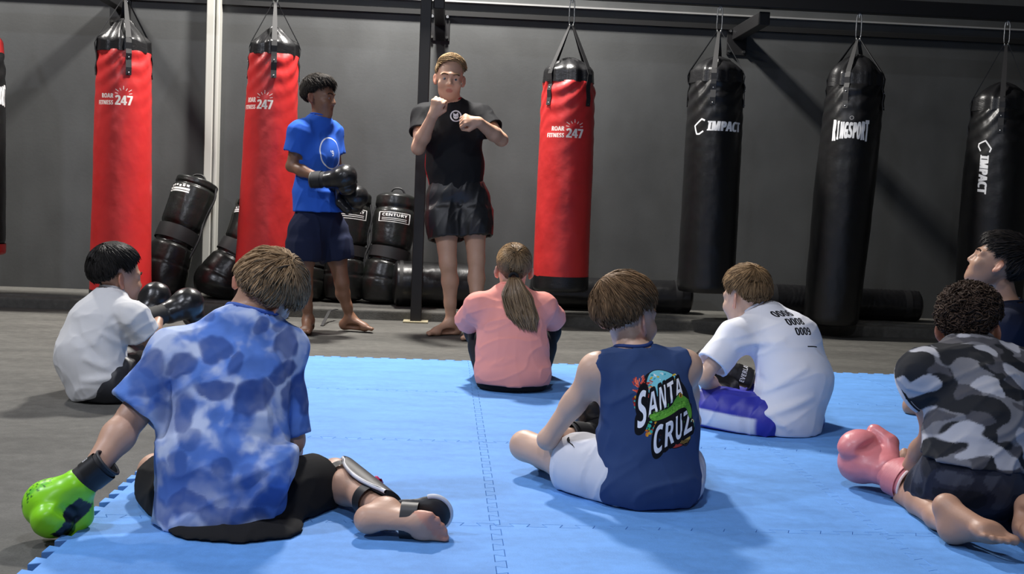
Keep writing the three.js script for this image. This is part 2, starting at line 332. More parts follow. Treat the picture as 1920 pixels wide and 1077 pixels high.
// ---------- hanging punching bags ----------
const redVinyl = [0.62, 0.022, 0.024];
const vinylBump = noiseTex(512, (u, v) => 0.5 + 0.3 * tfbm(u, v, 9) + 0.15 * tfbm(u, v, 50));
const blackVinyl = std({ color: new THREE.Color().setRGB(0.010, 0.010, 0.011), roughness: 0.33, bumpMap: vinylBump, bumpScale: 0.0015 });
const redPlain = std({ color: new THREE.Color().setRGB(0.5, 0.025, 0.025), roughness: 0.4, bumpMap: vinylBump, bumpScale: 0.001 });
const webbing = std({ color: new THREE.Color().setRGB(0.012, 0.012, 0.013), roughness: 0.55 });
const chrome = steel;
const sx = (g, txt, x, y, w, font, sy = 1, rot = 0) => { g.save(); g.translate(x, y); g.rotate(rot); g.font = font; const m = g.measureText(txt).width; g.scale(w / m, sy); g.textAlign = 'center'; g.textBaseline = 'middle'; g.fillText(txt, 0, 0); g.restore(); };
function roarLogo(g, cx, cy, k) { // k = pixels per metre, drawn about (cx, cy)
  g.fillStyle = '#eee6dd';
  const P = (x, y) => [cx + x * k, cy - y * k];
  sx(g, 'ROAR', ...P(-0.055, 0.028), 0.095 * k, 'bold ' + 0.05 * k + 'px sans-serif', 0.85); sx(g, 'ROAR', ...P(-0.053, 0.028), 0.095 * k, 'bold ' + 0.05 * k + 'px sans-serif', 0.85);
  sx(g, 'FITNESS', ...P(-0.072, -0.018), 0.13 * k, 'bold ' + 0.048 * k + 'px sans-serif', 0.8); sx(g, 'FITNESS', ...P(-0.07, -0.018), 0.13 * k, 'bold ' + 0.048 * k + 'px sans-serif', 0.8);
  for (const d of [-0.002, 0, 0.002]) sx(g, '247', ...P(0.068 + d, 0.0), 0.125 * k, 'bold ' + 0.09 * k + 'px sans-serif', 0.95);
  g.strokeStyle = '#eee6dd'; g.lineWidth = 0.0045 * k; g.lineCap = 'round';
  for (let i = 0; i < 7; i++) { const a = Math.PI * (0.08 + 0.84 * i / 6), r0 = i % 2 ? 0.045 : 0.04, r1 = i % 2 ? 0.07 : 0.058; g.beginPath(); g.moveTo(...P(0.065 + Math.cos(a) * r0 * 1.05, 0.035 + Math.sin(a) * r0 * 0.8)); g.lineTo(...P(0.065 + Math.cos(a) * r1 * 1.05, 0.035 + Math.sin(a) * r1 * 0.8)); g.stroke(); }
}
function impactLogo(g, cx, cy, k, rot) {
  g.save(); g.translate(cx, cy); g.rotate(rot); g.fillStyle = '#f0f0f0'; g.strokeStyle = '#f0f0f0'; g.lineWidth = 0.011 * k; g.lineJoin = 'round';
  g.beginPath(); for (const [i, [x, y]] of [[-0.105, 0.035], [-0.13, 0.045], [-0.185, 0.0], [-0.165, -0.055], [-0.145, -0.055], [-0.115, -0.035]].entries()) i ? g.lineTo(x * k, -y * k) : g.moveTo(x * k, -y * k); g.stroke();
  g.transform(1, 0, -0.08, 1, 0, 0);
  for (const d of [-0.004, 0, 0.004]) sx(g, 'IMPACT', (0.045 + d) * k, 0, 0.26 * k, 'bold ' + 0.095 * k + 'px sans-serif', 0.95);
  g.restore();
}
function ringLogo(g, cx, cy, k) {
  g.fillStyle = '#f2f2f2'; const T = 'RINGSPORT', w = 0.25;
  for (let i = 0; i < 9; i++) { const x = (i + 0.5) / 9 - 0.5, h = 0.105 + 0.05 * (x * 2) * (x * 2); for (const d of [-0.003, 0, 0.003]) sx(g, T[i], cx + (x * w + d) * k, cy, (i === 1 ? 0.011 : 0.026) * k, 'bold ' + h * 1.38 * k + 'px sans-serif', 1); }
  g.beginPath(); g.arc(cx, cy - 0.085 * k, 0.012 * k, 0, 7); g.strokeStyle = '#999'; g.lineWidth = 0.004 * k; g.stroke();
}
function bag(o) {
  const { x, r, y0, y1, red, hook } = o, z = -7.75, top = o.top ?? 0.1, r1 = o.r1 ?? r, rb = o.rb ?? r;
  const t = thing('punching_bag', o.label, 'punching bag', V(x, y0, z), 'bags hanging from the rig');
  const face = -Math.atan2(x, 7.75), H = y1 - y0, W = 2 * Math.PI * r;
  const map = canvasTex(1024, 1024, (g, w, h) => {
    g.fillStyle = red ? '#c12c2c' : '#121213'; g.fillRect(0, 0, w, h);
    for (let i = 0; i < 900; i++) { g.fillStyle = red ? `rgba(${rr(150, 225) | 0},${rr(20, 50) | 0},${rr(20, 50) | 0},0.05)` : `rgba(${rr(10, 40) | 0},${rr(10, 40) | 0},${rr(10, 40) | 0},0.06)`; g.beginPath(); g.ellipse(rr(0, w), rr(0, h), rr(5, 70), rr(2, 14), rr(-0.4, 0.4), 0, 7); g.fill(); }
    if (o.logo) { g.save(); g.scale(w / W, h / H); o.logo(g, (face + o.logoA) / (2 * Math.PI) * W + W / 2, y1 - o.logoY, 1); g.restore(); }
  });
  // the logos are drawn in metres: rescale the pen by hand
  const strapA = (o.straps ?? 0.3) + face, n = 4;
  const pull = (a, y) => { let s = 0; for (let i = 0; i < n; i++) { let d = a - strapA - i * Math.PI / 2; d = Math.atan2(Math.sin(d), Math.cos(d)); s += Math.exp(-d * d * 9); } return s; };
  const N = 110, M = 96, pos = [], uv = [], idx = [];
  const rad = (a, v) => {
    const y = v * H, d = H - y; let q = lerp(rb, r1, v) + (o.bulge ?? 0) * Math.sin(Math.PI * v);
    const tq = Math.exp(-d / 0.16);
    q *= 1 - tq * (0.03 + 0.07 * (1 - pull(a)) * Math.exp(-d / 0.1));
    q += tq * 0.008 * Math.sin(7 * a + 6 * d / 0.1 + 3 * pull(a)) + tq * 0.006 * fbm(a * 3, y * 9, x);
    q += 0.0035 * fbm(Math.sin(a) * 1.5, y * 4, Math.cos(a) * 1.5 + x);
    if (!red) q *= Math.sqrt(clamp(y / 0.045, 0, 1) * (2 - clamp(y / 0.045, 0, 1)) * 0.12 + 0.88);
    return q;
  };
  for (let i = 0; i <= N; i++) for (let j = 0; j <= M; j++) { const v = i / N, a = j / M * 2 * Math.PI - Math.PI, q = rad(a, v), ln = (o.lean ?? 0) * (1 - v); pos.push(q * Math.sin(a) + ln, v * H, q * Math.cos(a)); uv.push(j / M, v); }
  for (let i = 0; i < N; i++) for (let j = 0; j < M; j++) { const a = i * (M + 1) + j, b = a + M + 1; idx.push(a, a + 1, b, b, a + 1, b + 1); }
  let g = new THREE.BufferGeometry(); g.setAttribute('position', new THREE.Float32BufferAttribute(pos, 3)); g.setAttribute('uv', new THREE.Float32BufferAttribute(uv, 2)); g.setIndex(idx); g.computeVertexNormals();
  part('body', g, std({ map, roughness: red ? 0.42 : 0.36, bumpMap: tex(vinylBump, 1, 1), bumpScale: 0.0015 }), t);
  const ring = (f, n, lean = 0) => { const p = [], u = [], ix = []; for (let i = 0; i <= n; i++) for (let j = 0; j <= M; j++) { const a = j / M * 2 * Math.PI - Math.PI, [q, y] = f(i / n, a); p.push(q * Math.sin(a) + lean, y, q * Math.cos(a)); u.push(j / M * 3, i / n); } for (let i = 0; i < n; i++) for (let j = 0; j < M; j++) { const a = i * (M + 1) + j, b = a + M + 1; ix.push(a, a + 1, b, b, a + 1, b + 1); } const h = new THREE.BufferGeometry(); h.setAttribute('position', new THREE.Float32BufferAttribute(p, 3)); h.setAttribute('uv', new THREE.Float32BufferAttribute(u, 2)); h.setIndex(ix); h.computeVertexNormals(); return h; };
  // black collar and gathered top flaps
  const bulgeTop = a => 1.03 - 0.3 * pull(a);
  part('top_cap', ring((v, a) => {
    if (v < 0.35) { const q = v / 0.35; return [rad(a, 1) * (1.015 - 0.03 * q) , H - 0.012 + q * (0.075 + 0.012 * Math.cos(4 * (a - strapA)))]; }
    const q = (v - 0.35) / 0.65; return [Math.max(0.004, rad(a, 1) * (0.985 - 0.86 * Math.pow(q, o.cone ?? 1.6)) * lerp(1, bulgeTop(a), Math.sin(Math.PI * Math.min(1, q * 1.3))) + 0.006 * Math.sin(9 * a + 4 * q) * q), H + 0.063 + 0.012 * Math.cos(4 * (a - strapA)) * (1 - q) + top * Math.pow(q, 0.8)];
  }, 26), o.capRed ? redPlain : blackVinyl, t);
  if (o.band) part('base_band', ring((v, a) => { const q = v < 0.25 ? 0.001 + v / 0.25 * (rb * 0.9) : rb * (0.9 + 0.112 * Math.sin(Math.PI / 2 * clamp((v - 0.25) / 0.35, 0, 1))); return [q, v < 0.25 ? -o.band : -o.band + Math.pow((v - 0.25) / 0.75, 1.6) * (o.band + 0.004)]; }, 16, o.lean ?? 0), o.capRed ? redPlain : blackVinyl, t);
  else part('base', ring((v, a) => [v * rad(a, 0), -0.012 * (1 - v * v)], 6, o.lean ?? 0), blackVinyl, t);
  // straps, rivets, hanger
  for (let i = 0; i < n; i++) {
    const a = strapA + i * Math.PI / 2, dir = V(Math.sin(a), 0, Math.cos(a)), P = [], O = [];
    const S = (q, y) => { P.push(V(dir.x * q, y, dir.z * q)); };
    for (const d of [0.17, 0.12, 0.07, 0.03, 0]) { S(rad(a, 1 - d / H) + 0.002, H - d); O.push(dir); }
    S(rad(a, 1) * 1.0 + 0.006, H + 0.04); O.push(dir); S(rad(a, 1) * 0.93 + 0.006, H + 0.075); O.push(add(dir, V(0, 0.5, 0)));
    const hy = hook - y0; S(0.012 + rad(a, 1) * 0.45, lerp(H + 0.075, hy, 0.5)); O.push(add(dir, V(0, 0.6, 0))); S(0.014, hy); O.push(add(dir, V(0, 0.5, 0)));
    const st = part('strap', ribbon(P, O, [0.036, 0.036, 0.036, 0.036, 0.036, 0.036, 0.035, 0.03, 0.018], 0.004), webbing, t);
    for (const d of [0.155, 0.055]) { const q = rad(a, 1 - d / H) + 0.006, s = new THREE.SphereGeometry(0.0055, 8, 6); s.scale(1, 1, 0.6); s.rotateY(a); s.translate(dir.x * q, H - d, dir.z * q); part('rivet', s, chrome, st); }
  }
  const hy = hook - y0, by = 2.212 - y0, mid = (hy + by) / 2, hl = (by - hy) / 2;
  const link = (cy, h, w, rot, rr_ = 0.0042) => { const c = new THREE.CatmullRomCurve3([V(-w * 0.6, cy - h, 0), V(w * 0.6, cy - h, 0), V(w, cy, 0), V(w * 0.5, cy + h, 0), V(-w * 0.5, cy + h, 0), V(-w, cy, 0)], true); const q = new THREE.TubeGeometry(c, 28, rr_, 6, true); q.rotateY(rot); return q; };
  part('carabiner', link(mid, hl * 0.95, 0.017, face + 0.2), chrome, t);
  for (const s of [-1, 1]) { const q = new THREE.TorusGeometry(0.013, 0.004, 8, 16); q.rotateY(Math.PI / 2 + face); q.translate(0.012 * s, hy, 0); part('ring', q, chrome, t); }
  part('eye_bolt', cylBetween(V(0, by - 0.03, 0), V(0, by, 0), 0.006, 8), chrome, t);
  return t;
}
const scaled = f => (g, cx, cy) => f(g, cx, cy, 1);
const K = 1;
// pens work in metres here; fonts need whole-pixel sizes, so draw ten times larger and scale back
const pen = f => (g, cx, cy) => { g.save(); g.translate(cx, cy); g.scale(0.002, 0.002); f(g, 0, 0, 500); g.restore(); };
bag({ x: -2.167, r: 0.198, r1: 0.175, y0: 0.135, y1: 1.72, red: true, band: 0.075, hook: 2.06, top: 0.15, cone: 1.05, straps: 0.16, logo: pen(roarLogo), logoA: -0.33, logoY: 1.385, label: 'red heavy bag hanging behind the seated boy in a plain white shirt' });
bag({ x: -1.185, r: 0.196, r1: 0.165, y0: 0.19, y1: 1.745, red: true, band: 0.09, hook: 2.085, top: 0.12, cone: 1.1, straps: 0.0, lean: -0.03, logo: pen(roarLogo), logoA: -0.62, logoY: 1.4, label: 'red heavy bag hanging behind the standing boy in blue' });
bag({ x: 0.797, r: 0.19, r1: 0.185, y0: 0.335, y1: 1.655, red: true, band: 0.1, hook: 2.03, top: 0.10, straps: -0.78, logo: pen(roarLogo), logoA: -0.06, logoY: 1.30, label: 'red heavy bag hanging between the coach and the black bags, print in full view' });
bag({ x: 1.808, r: 0.197, r1: 0.19, y0: 0.265, y1: 1.70, red: false, hook: 2.04, top: 0.11, straps: -0.1, logo: pen((g, x, y, k) => impactLogo(g, x, y, k, 0)), logoA: 0.2, logoY: 1.39, label: 'black heavy bag with the white IMPACT print running level' });
bag({ x: 2.775, r: 0.2, r1: 0.195, rb: 0.185, y0: 0.075, y1: 1.72, red: false, hook: 2.035, top: 0.15, straps: -0.3, lean: -0.075, bulge: 0.012, logo: pen(ringLogo), logoA: 0.0, logoY: 1.40, label: 'long black heavy bag with the white RINGSPORT print in full view' });
bag({ x: 3.82, r: 0.235, r1: 0.2, rb: 0.215, y0: 0.22, y1: 1.60, red: false, hook: 2.05, top: 0.13, straps: 0.0, bulge: 0.02, logo: pen((g, x, y, k) => impactLogo(g, x, y, k, Math.PI / 2)), logoA: -0.42, logoY: 1.19, label: 'black heavy bag with the white IMPACT print running downwards' });
bag({ x: -3.135, r: 0.2, r1: 0.19, y0: 0.41, y1: 1.68, red: false, capRed: true, band: 0.07, hook: 2.05, top: 0.1, straps: 0.6, logo: pen(ringLogo), logoA: 0.72, logoY: 1.39, label: 'black heavy bag with red top and red base hanging at the end of the row' });

// ---------- leather floor bags leaning on the wall ----------
const leather = (map) => std({ color: map ? 0xffffff : new THREE.Color().setRGB(0.03, 0.031, 0.03), map: map ?? null, roughness: 0.3, bumpMap: tex(vinylBump, 1, 1), bumpScale: 0.002 });
function leatherMap(draw) { return canvasTex(512, 1024, (g, w, h) => { g.fillStyle = '#1b1c1b'; g.fillRect(0, 0, w, h); for (let i = 0; i < 500; i++) { g.fillStyle = `rgba(${rr(10, 55) | 0},${rr(10, 55) | 0},${rr(10, 52) | 0},0.06)`; g.beginPath(); g.ellipse(rr(0, w), rr(0, h), rr(5, 40), rr(3, 25), rr(0, 3), 0, 7); g.fill(); } if (draw) draw(g, w, h); }); }
function floorBag(o) {
  const t = thing('floor_bag', o.label, 'floor bag', o.pts[0], 'leather floor bags leaning on the wall'), base = o.pts[0], R = o.r;
  const prof = (tt) => { let q = 1; for (const [c, w, d] of [[0.27, 0.012, 0.035], [0.41, 0.016, 0.10], [0.52, 0.014, 0.07], [0.86, 0.02, 0.07]]) q -= d * gs((tt - c) / w); q += (o.belly ?? 0.10) * gs((tt - 0.2) / 0.13) + 0.05 * gs((tt - 0.78) / 0.1) - 0.1 * gs((tt - 0.47) / 0.07); q *= Math.sqrt(clamp(tt / 0.06, 0, 1) * (2 - clamp(tt / 0.06, 0, 1))) * Math.sqrt(clamp((1 - tt) / 0.05, 0, 1) * (2 - clamp((1 - tt) / 0.05, 0, 1))); return q; };
  part('shell', sweep(o.pts, 120, 56, (tt, a) => Math.max(0.0005, R * prof(tt) * (1 + 0.022 * fbm(Math.sin(a) * 1.2 + o.s, tt * 6, Math.cos(a) * 1.2)) * (1 - 0.05 * gs((Math.abs(a) - 1.15) / 0.05))), base, V(o.turn ?? 0, 0, 1)), leather(leatherMap(o.draw)), t);
  const c = new THREE.CatmullRomCurve3(o.pts), belt = (t0, t1) => sweep([0, 0.33, 0.66, 1].map(q => c.getPoint(lerp(t0, t1, q))), 6, 48, () => R * 0.985, base);
  part('belt', belt(0.425, 0.515), webbing, t, 'matt black belt around the waist');
  // carry handle at the top and a side strap with loops
  const top = c.getPoint(1), hp = [add(top, V(-0.06, -0.02, 0.02)), add(top, V(-0.03, 0.03, 0.02)), add(top, V(0.03, 0.03, 0.02)), add(top, V(0.06, -0.02, 0.02))];
  part('handle', new THREE.TubeGeometry(new THREE.CatmullRomCurve3(hp.map(p => sub(p, base))), 16, 0.008, 6), webbing, t);
  const sp_ = [0.88, 0.75, 0.6, 0.45, 0.32].map((q, i) => add(add(c.getPoint(q), V(o.side ?? 1, 0, 0.2).normalize(), R * 1.0 + (i % 2) * 0.02), base, -1));
  part('side_strap', new THREE.TubeGeometry(new THREE.CatmullRomCurve3(sp_), 30, 0.009, 6), webbing, t);
  return t;
}
const century = (cx) => (g, w, h) => { g.save(); g.translate(w * cx, h * 0.22); g.strokeStyle = g.fillStyle = '#f0f0ee'; g.lineWidth = 5; g.strokeRect(-62, -34, 124, 82); sx(g, 'CENTURY', 0, -12, 100, 'bold 34px sans-serif'); g.fillRect(-50, 14, 100, 5); g.fillRect(-50, 28, 100, 5); g.restore(); };
const scrawl = (cx) => (g, w, h) => { g.save(); g.translate(w * cx, h * 0.215); g.fillStyle = '#eeeeec'; for (let i = 0; i < 6; i++) g.fillRect(-46 + i * 16, -26 - (i % 3) * 4, 11, 24); g.fillRect(-50, 4, 100, 18); g.fillRect(-50, 28, 100, 12); g.restore(); };
floorBag({ pts: [V(-1.99, 0.064, -8.12), V(-1.975, 0.22, -8.14), V(-1.93, 0.42, -8.2), V(-1.87, 0.62, -8.27), V(-1.82, 0.80, -8.33), V(-1.795, 0.9, -8.36)], r: 0.15, s: 1, side: 1, draw: scrawl(0.40), label: 'black leather floor bag leaning to the pale column beside the first red bag' });
floorBag({ pts: [V(-1.62, 0.066, -8.16), V(-1.59, 0.17, -8.17), V(-1.51, 0.34, -8.2), V(-1.43, 0.5, -8.26), V(-1.39, 0.66, -8.33), V(-1.375, 0.76, -8.36)], r: 0.145, belly: 0.3, s: 2, side: 1, draw: scrawl(0.44), label: 'black leather floor bag with a wide belly, half behind the second red bag' });
floorBag({ pts: [V(-0.72, 0.064, -8.24), V(-0.72, 0.24, -8.25), V(-0.71, 0.45, -8.28), V(-0.70, 0.66, -8.31), V(-0.69, 0.87, -8.35)], r: 0.145, s: 3, side: 1, draw: century(0.53), label: 'black leather CENTURY floor bag behind the legs of the boy in blue' });
floorBag({ pts: [V(-0.445, 0.064, -8.22), V(-0.44, 0.22, -8.23), V(-0.40, 0.44, -8.27), V(-0.375, 0.64, -8.31), V(-0.36, 0.86, -8.35)], r: 0.15, s: 4, side: -1, draw: century(0.50), label: 'black leather CENTURY floor bag beside the steel post' });
floorBag({ pts: [V(-1.0, 0.064, -8.26), V(-0.99, 0.2, -8.27), V(-0.97, 0.36, -8.3), V(-0.95, 0.5, -8.33), V(-0.94, 0.58, -8.35)], r: 0.14, s: 6, side: -1, label: 'short black leather floor bag hidden behind the shorts of the boy in blue' });

// ---------- heavy bags lying along the wall ----------
function lyingBag(o) {
  const t = thing('lying_bag', o.label, 'heavy bag', o.a, 'bags lying along the foot of the wall'), L = o.b.clone().sub(o.a).length();
  const pts = [0, 0.25, 0.5, 0.75, 1].map(q => mix(o.a, o.b, q));
  part('body', sweep(pts, 90, 48, (q, a) => { const e = Math.min(q, 1 - q) * L, c = clamp(e / 0.035, 0, 1); return Math.max(0.0005, o.r * Math.sqrt(c * (2 - c)) * (1 + 0.02 * fbm(q * L * 9, Math.sin(a) * 2, Math.cos(a) * 2 + o.s) + (o.wr ?? 0) * Math.sin(q * L * 150 + 3 * Math.sin(a * 3 + q * 30)) * Math.max(0, 0.4 + fbm(q * L * 4, a, o.s)))); }, o.a, V(0, 0, 1)), blackVinyl, t);
  for (const q of [0.1, 0.9]) part('end_band', sweep([mix(o.a, o.b, q - 0.02), mix(o.a, o.b, q - 0.005), mix(o.a, o.b, q + 0.005), mix(o.a, o.b, q + 0.02)], 4, 48, () => o.r * 1.02, o.a), webbing, t);
}
lyingBag({ a: V(0.62, 0.185, -8.25), b: V(1.83, 0.185, -8.25), r: 0.118, s: 1, label: 'black bag lying on the floor under the red and first IMPACT bags' });
lyingBag({ a: V(2.3, 0.19, -8.28), b: V(3.55, 0.175, -8.25), r: 0.115, s: 2, wr: 0.035, label: 'wrinkled black bag lying on the floor behind the RINGSPORT bag' });
lyingBag({ a: V(-0.37, 0.225, -8.08), b: V(0.26, 0.22, -8.12), r: 0.158, s: 3, label: 'fat black bag lying on the floor behind the post and the coach' });
// loose strap on the rubber floor
tag(part('floor_strap', ribbon([V(-0.7187, 0.1034, -7.73), V(-0.7547, 0.0671, -7.6), V(-0.7765, 0.0481, -7.35)].map((p, i) => V(p.x, [0.054, 0.052, FLOOR + 0.001][i], p.z)), [V(0, 1, 0), V(0, 1, 0), V(0, 1, 0)], 0.02, 0.004), webbing, scene), 'short black webbing strap lying near the feet of the boy in blue', 'strap');

// ---------- people ----------
const SK = { fair: [0.585, 0.345, 0.235], pale: [0.65, 0.42, 0.30], tan: [0.44, 0.245, 0.16], brown: [0.23, 0.115, 0.068], olive: [0.40, 0.225, 0.145] };
const skinMat = std({ color: 0xffffff, vertexColors: true, roughness: 0.48, sheen: 0.15, sheenRoughness: 0.5, bumpMap: tex(grain, 5, 5), bumpScale: 0.0002 });
const weave = noiseTex(256, (u, v) => 0.5 + 0.22 * Math.sin(u * 6.2832 * 32) * Math.sin(v * 6.2832 * 32) + 0.2 * (rnd() - 0.5));
const clothMat = (o) => std({ roughness: 0.9, specularIntensity: 0.5, bumpMap: tex(weave, 14, 14), bumpScale: 0.0003, ...o });
const silkMat = (o) => std({ roughness: 0.42, bumpMap: tex(weave, 14, 14), bumpScale: 0.0003, ...o });

// frame of a head: c = centre between the ears, f = face direction, u = rough up
function headFrame(c, f, u, k) { const Z = nrm(f), X = nrm(cross(u, Z)), Y = cross(Z, X); return { c, X, Y, Z, k, P: (x, y, z) => c.clone().addScaledVector(X, x * k).addScaledVector(Y, y * k).addScaledVector(Z, z * k), inv: (p) => { const d = sub(p, c); return V(d.dot(X) / k, d.dot(Y) / k, d.dot(Z) / k); } }; }
function headPrims(H, o = {}) { // adult measures, scaled by k. +X of the frame is the wearer's left
  const { P, X, Y, Z, k } = H, a = [];
  a.push(el(P(0, 0.045, -0.012), [0.075 * k, 0.082 * k, 0.094 * k], X, Y, Z, 0.02 * k));
  a.push(el(P(0, -0.02, 0.026), [0.064 * k, 0.088 * k, 0.066 * k], X, Y, Z, 0.03 * k));
  a.push(el(P(0, -0.07, 0.038), [(o.jaw ?? 0.05) * k, 0.042 * k, 0.05 * k], X, Y, Z, 0.03 * k));
  a.push(el(P(0, -0.098, 0.068), [0.024 * k, 0.019 * k, 0.02 * k], X, Y, Z, 0.03 * k));
  for (const s of [-1, 1]) {
    a.push(el(P(s * 0.04, -0.028, 0.064), [0.026 * k, 0.024 * k, 0.022 * k], X, Y, Z, 0.025 * k));
    a.push(rc(P(s * 0.008, 0.026, 0.089), P(s * 0.05, 0.022, 0.07), 0.010 * k, 0.009 * k, 0.018 * k));
  }
  for (const s of [-1, 1]) a.push(sp(P(s * 0.032, 0.006, 0.094), 0.0135 * k, 0.016 * k, 's'));
  for (const s of [-1, 1]) a.push(el(P(s * 0.0315, 0.004, 0.074), [0.0165 * k, 0.0135 * k, 0.0135 * k], X, Y, Z, 0.006 * k));
  for (const s of [-1, 1]) { a.push(rc(P(s * 0.017, 0.0095, 0.0855), P(s * 0.046, 0.0075, 0.078), 0.0052 * k, 0.005 * k, 0.004 * k)); a.push(rc(P(s * 0.018, -0.0065, 0.0845), P(s * 0.045, -0.0055, 0.0775), 0.0042 * k, 0.0042 * k, 0.004 * k)); }
  const nl = o.nose ?? 1;
  a.push(rc(P(0, 0.016, 0.088), P(0, -0.026, 0.088 + 0.017 * nl), 0.008 * k, 0.0115 * k, 0.012 * k));
  for (const s of [-1, 1]) a.push(sp(P(s * 0.0125, -0.031, 0.092), 0.0095 * k, 0.01 * k));
  // lips with a crease
  a.push(rc(P(-0.017, -0.058, 0.084), P(0.017, -0.058, 0.084), 0.0065 * k, 0.0065 * k, 0.01 * k)); a.push(el(P(0, -0.057, 0.087), [0.018 * k, 0.007 * k, 0.009 * k], X, Y, Z, 0.008 * k));
  a.push(el(P(0, -0.071, 0.085), [0.019 * k, 0.0075 * k, 0.009 * k], X, Y, Z, 0.008 * k));
  a.push(rc(P(-0.02, -0.064, 0.095), P(0.02, -0.064, 0.095), 0.0022 * k, 0.0022 * k, 0.003 * k, 's'));
  // ears
  for (const s of [-1, 1]) {
    const ef = nrm(add(Z.clone().multiplyScalar(0.78), X, -s * 0.62)), eu = nrm(add(Y, Z, -0.25));
    const ee = nrm(cross(eu, ef)).multiplyScalar(1);
    a.push(el(P(s * 0.083, -0.002, -0.018), [0.0075 * k, 0.032 * k, 0.02 * k], ee, eu, nrm(cross(ee, eu)), 0.006 * k));
    a.push(sp(P(s * 0.078, -0.03, -0.008), 0.009 * k, 0.008 * k));
    a.push(el(P(s * 0.0895, 0.001, -0.012), [0.006 * k, 0.02 * k, 0.011 * k], ee, eu, nrm(cross(ee, eu)), 0.005 * k, 's'));
  }
  return a;
}
function footPrims(ankle, T, D, s, med) { // T toes, D top of the foot, med = +-1: side of the big toe along cross(D, T)
  T = nrm(T); D = nrm(sub(D, T.clone().multiplyScalar(D.dot(T)))); const S = cross(D, T).multiplyScalar(med), a = [], Q = (x, y, z) => ankle.clone().addScaledVector(S, x * s).addScaledVector(D, y * s).addScaledVector(T, z * s);
  a.push(rc(Q(0, 0, 0), Q(0, -0.042, -0.035), 0.034 * s, 0.032 * s, 0.02 * s));
  a.push(rc(Q(0, -0.042, -0.035), Q(-0.012, -0.055, 0.10), 0.031 * s, 0.02 * s, 0.02 * s));
  a.push(rc(Q(0.002, -0.01, 0.01), Q(0.016, -0.05, 0.115), 0.034 * s, 0.022 * s, 0.03 * s));
  a.push(rc(Q(0.016, -0.05, 0.10), Q(-0.022, -0.055, 0.10), 0.022 * s, 0.018 * s, 0.02 * s));
  a.push(el(Q(0.028, -0.05, 0.035), [0.022 * s, 0.018 * s, 0.045 * s], S, D, T, 0.012 * s, 's'));
  const toes = [[0.026, 0.125, 0.158, 0.0135], [0.006, 0.13, 0.158, 0.0098], [-0.009, 0.125, 0.150, 0.0092], [-0.023, 0.116, 0.139, 0.0088], [-0.035, 0.103, 0.124, 0.0085]];
  for (const [x, z0, z1, r] of toes) { a.push(rc(Q(x * 0.9, -0.052, z0 - 0.02), Q(x * 1.0, -0.054, z0 + 0.01), r * s, r * 0.92 * s, 0.008 * s)); a.push(rc(Q(x, -0.054, z0 + 0.01), Q(x * 1.04, -0.058, z1), r * 0.9 * s, r * s, 0.003 * s)); }
  return a;
}
function fistPrims(w, F, B, s, thumb) { // F towards the knuckles, B back of the hand, thumb = +-1 along cross(F, B)
  F = nrm(F); B = nrm(sub(B, F.clone().multiplyScalar(B.dot(F)))); const S = cross(F, B).multiplyScalar(thumb), a = [], Q = (x, y, z) => w.clone().addScaledVector(S, x * s).addScaledVector(B, y * s).addScaledVector(F, z * s);
  a.push(rc(w, Q(0, 0, 0.03), 0.026 * s, 0.026 * s, 0.02 * s));
  a.push(ec(Q(0, -0.004, 0.03), Q(0, 0, 0.075), S, [0.032 * s, 0.019 * s], [0.042 * s, 0.019 * s], 0.015 * s));
  for (let i = 0; i < 4; i++) { // index .. little finger
    const x = 0.031 - i * 0.0205, l = [1, 1.06, 1, 0.86][i], r = [0.0105, 0.0108, 0.0102, 0.009][i] * s;
    const k0 = Q(x, 0.002, 0.082 + (i === 1 ? 0.004 : 0) - (i === 3 ? 0.006 : 0)), k1 = Q(x * 0.97, -0.032 * l, 0.094), k2 = Q(x * 0.94, -0.046 * l, 0.070), k3 = Q(x * 0.92, -0.030, 0.056);
    a.push(rc(Q(x * 0.8, -0.002, 0.06), k0, r, r * 1.1, 0.008 * s)); a.push(rc(k0, k1, r * 1.05, r, 0.003 * s)); a.push(rc(k1, k2, r, r * 0.95, 0.003 * s)); a.push(rc(k2, k3, r * 0.92, r * 0.85, 0.003 * s));
  }
  a.push(rc(Q(0.026, -0.008, 0.022), Q(0.046, -0.026, 0.05), 0.016 * s, 0.0125 * s, 0.012 * s)); a.push(rc(Q(0.046, -0.026, 0.05), Q(0.03, -0.05, 0.078), 0.0118 * s, 0.0112 * s, 0.003 * s)); a.push(rc(Q(0.03, -0.05, 0.078), Q(0.008, -0.056, 0.086), 0.011 * s, 0.0095 * s, 0.003 * s));
  return a;
}
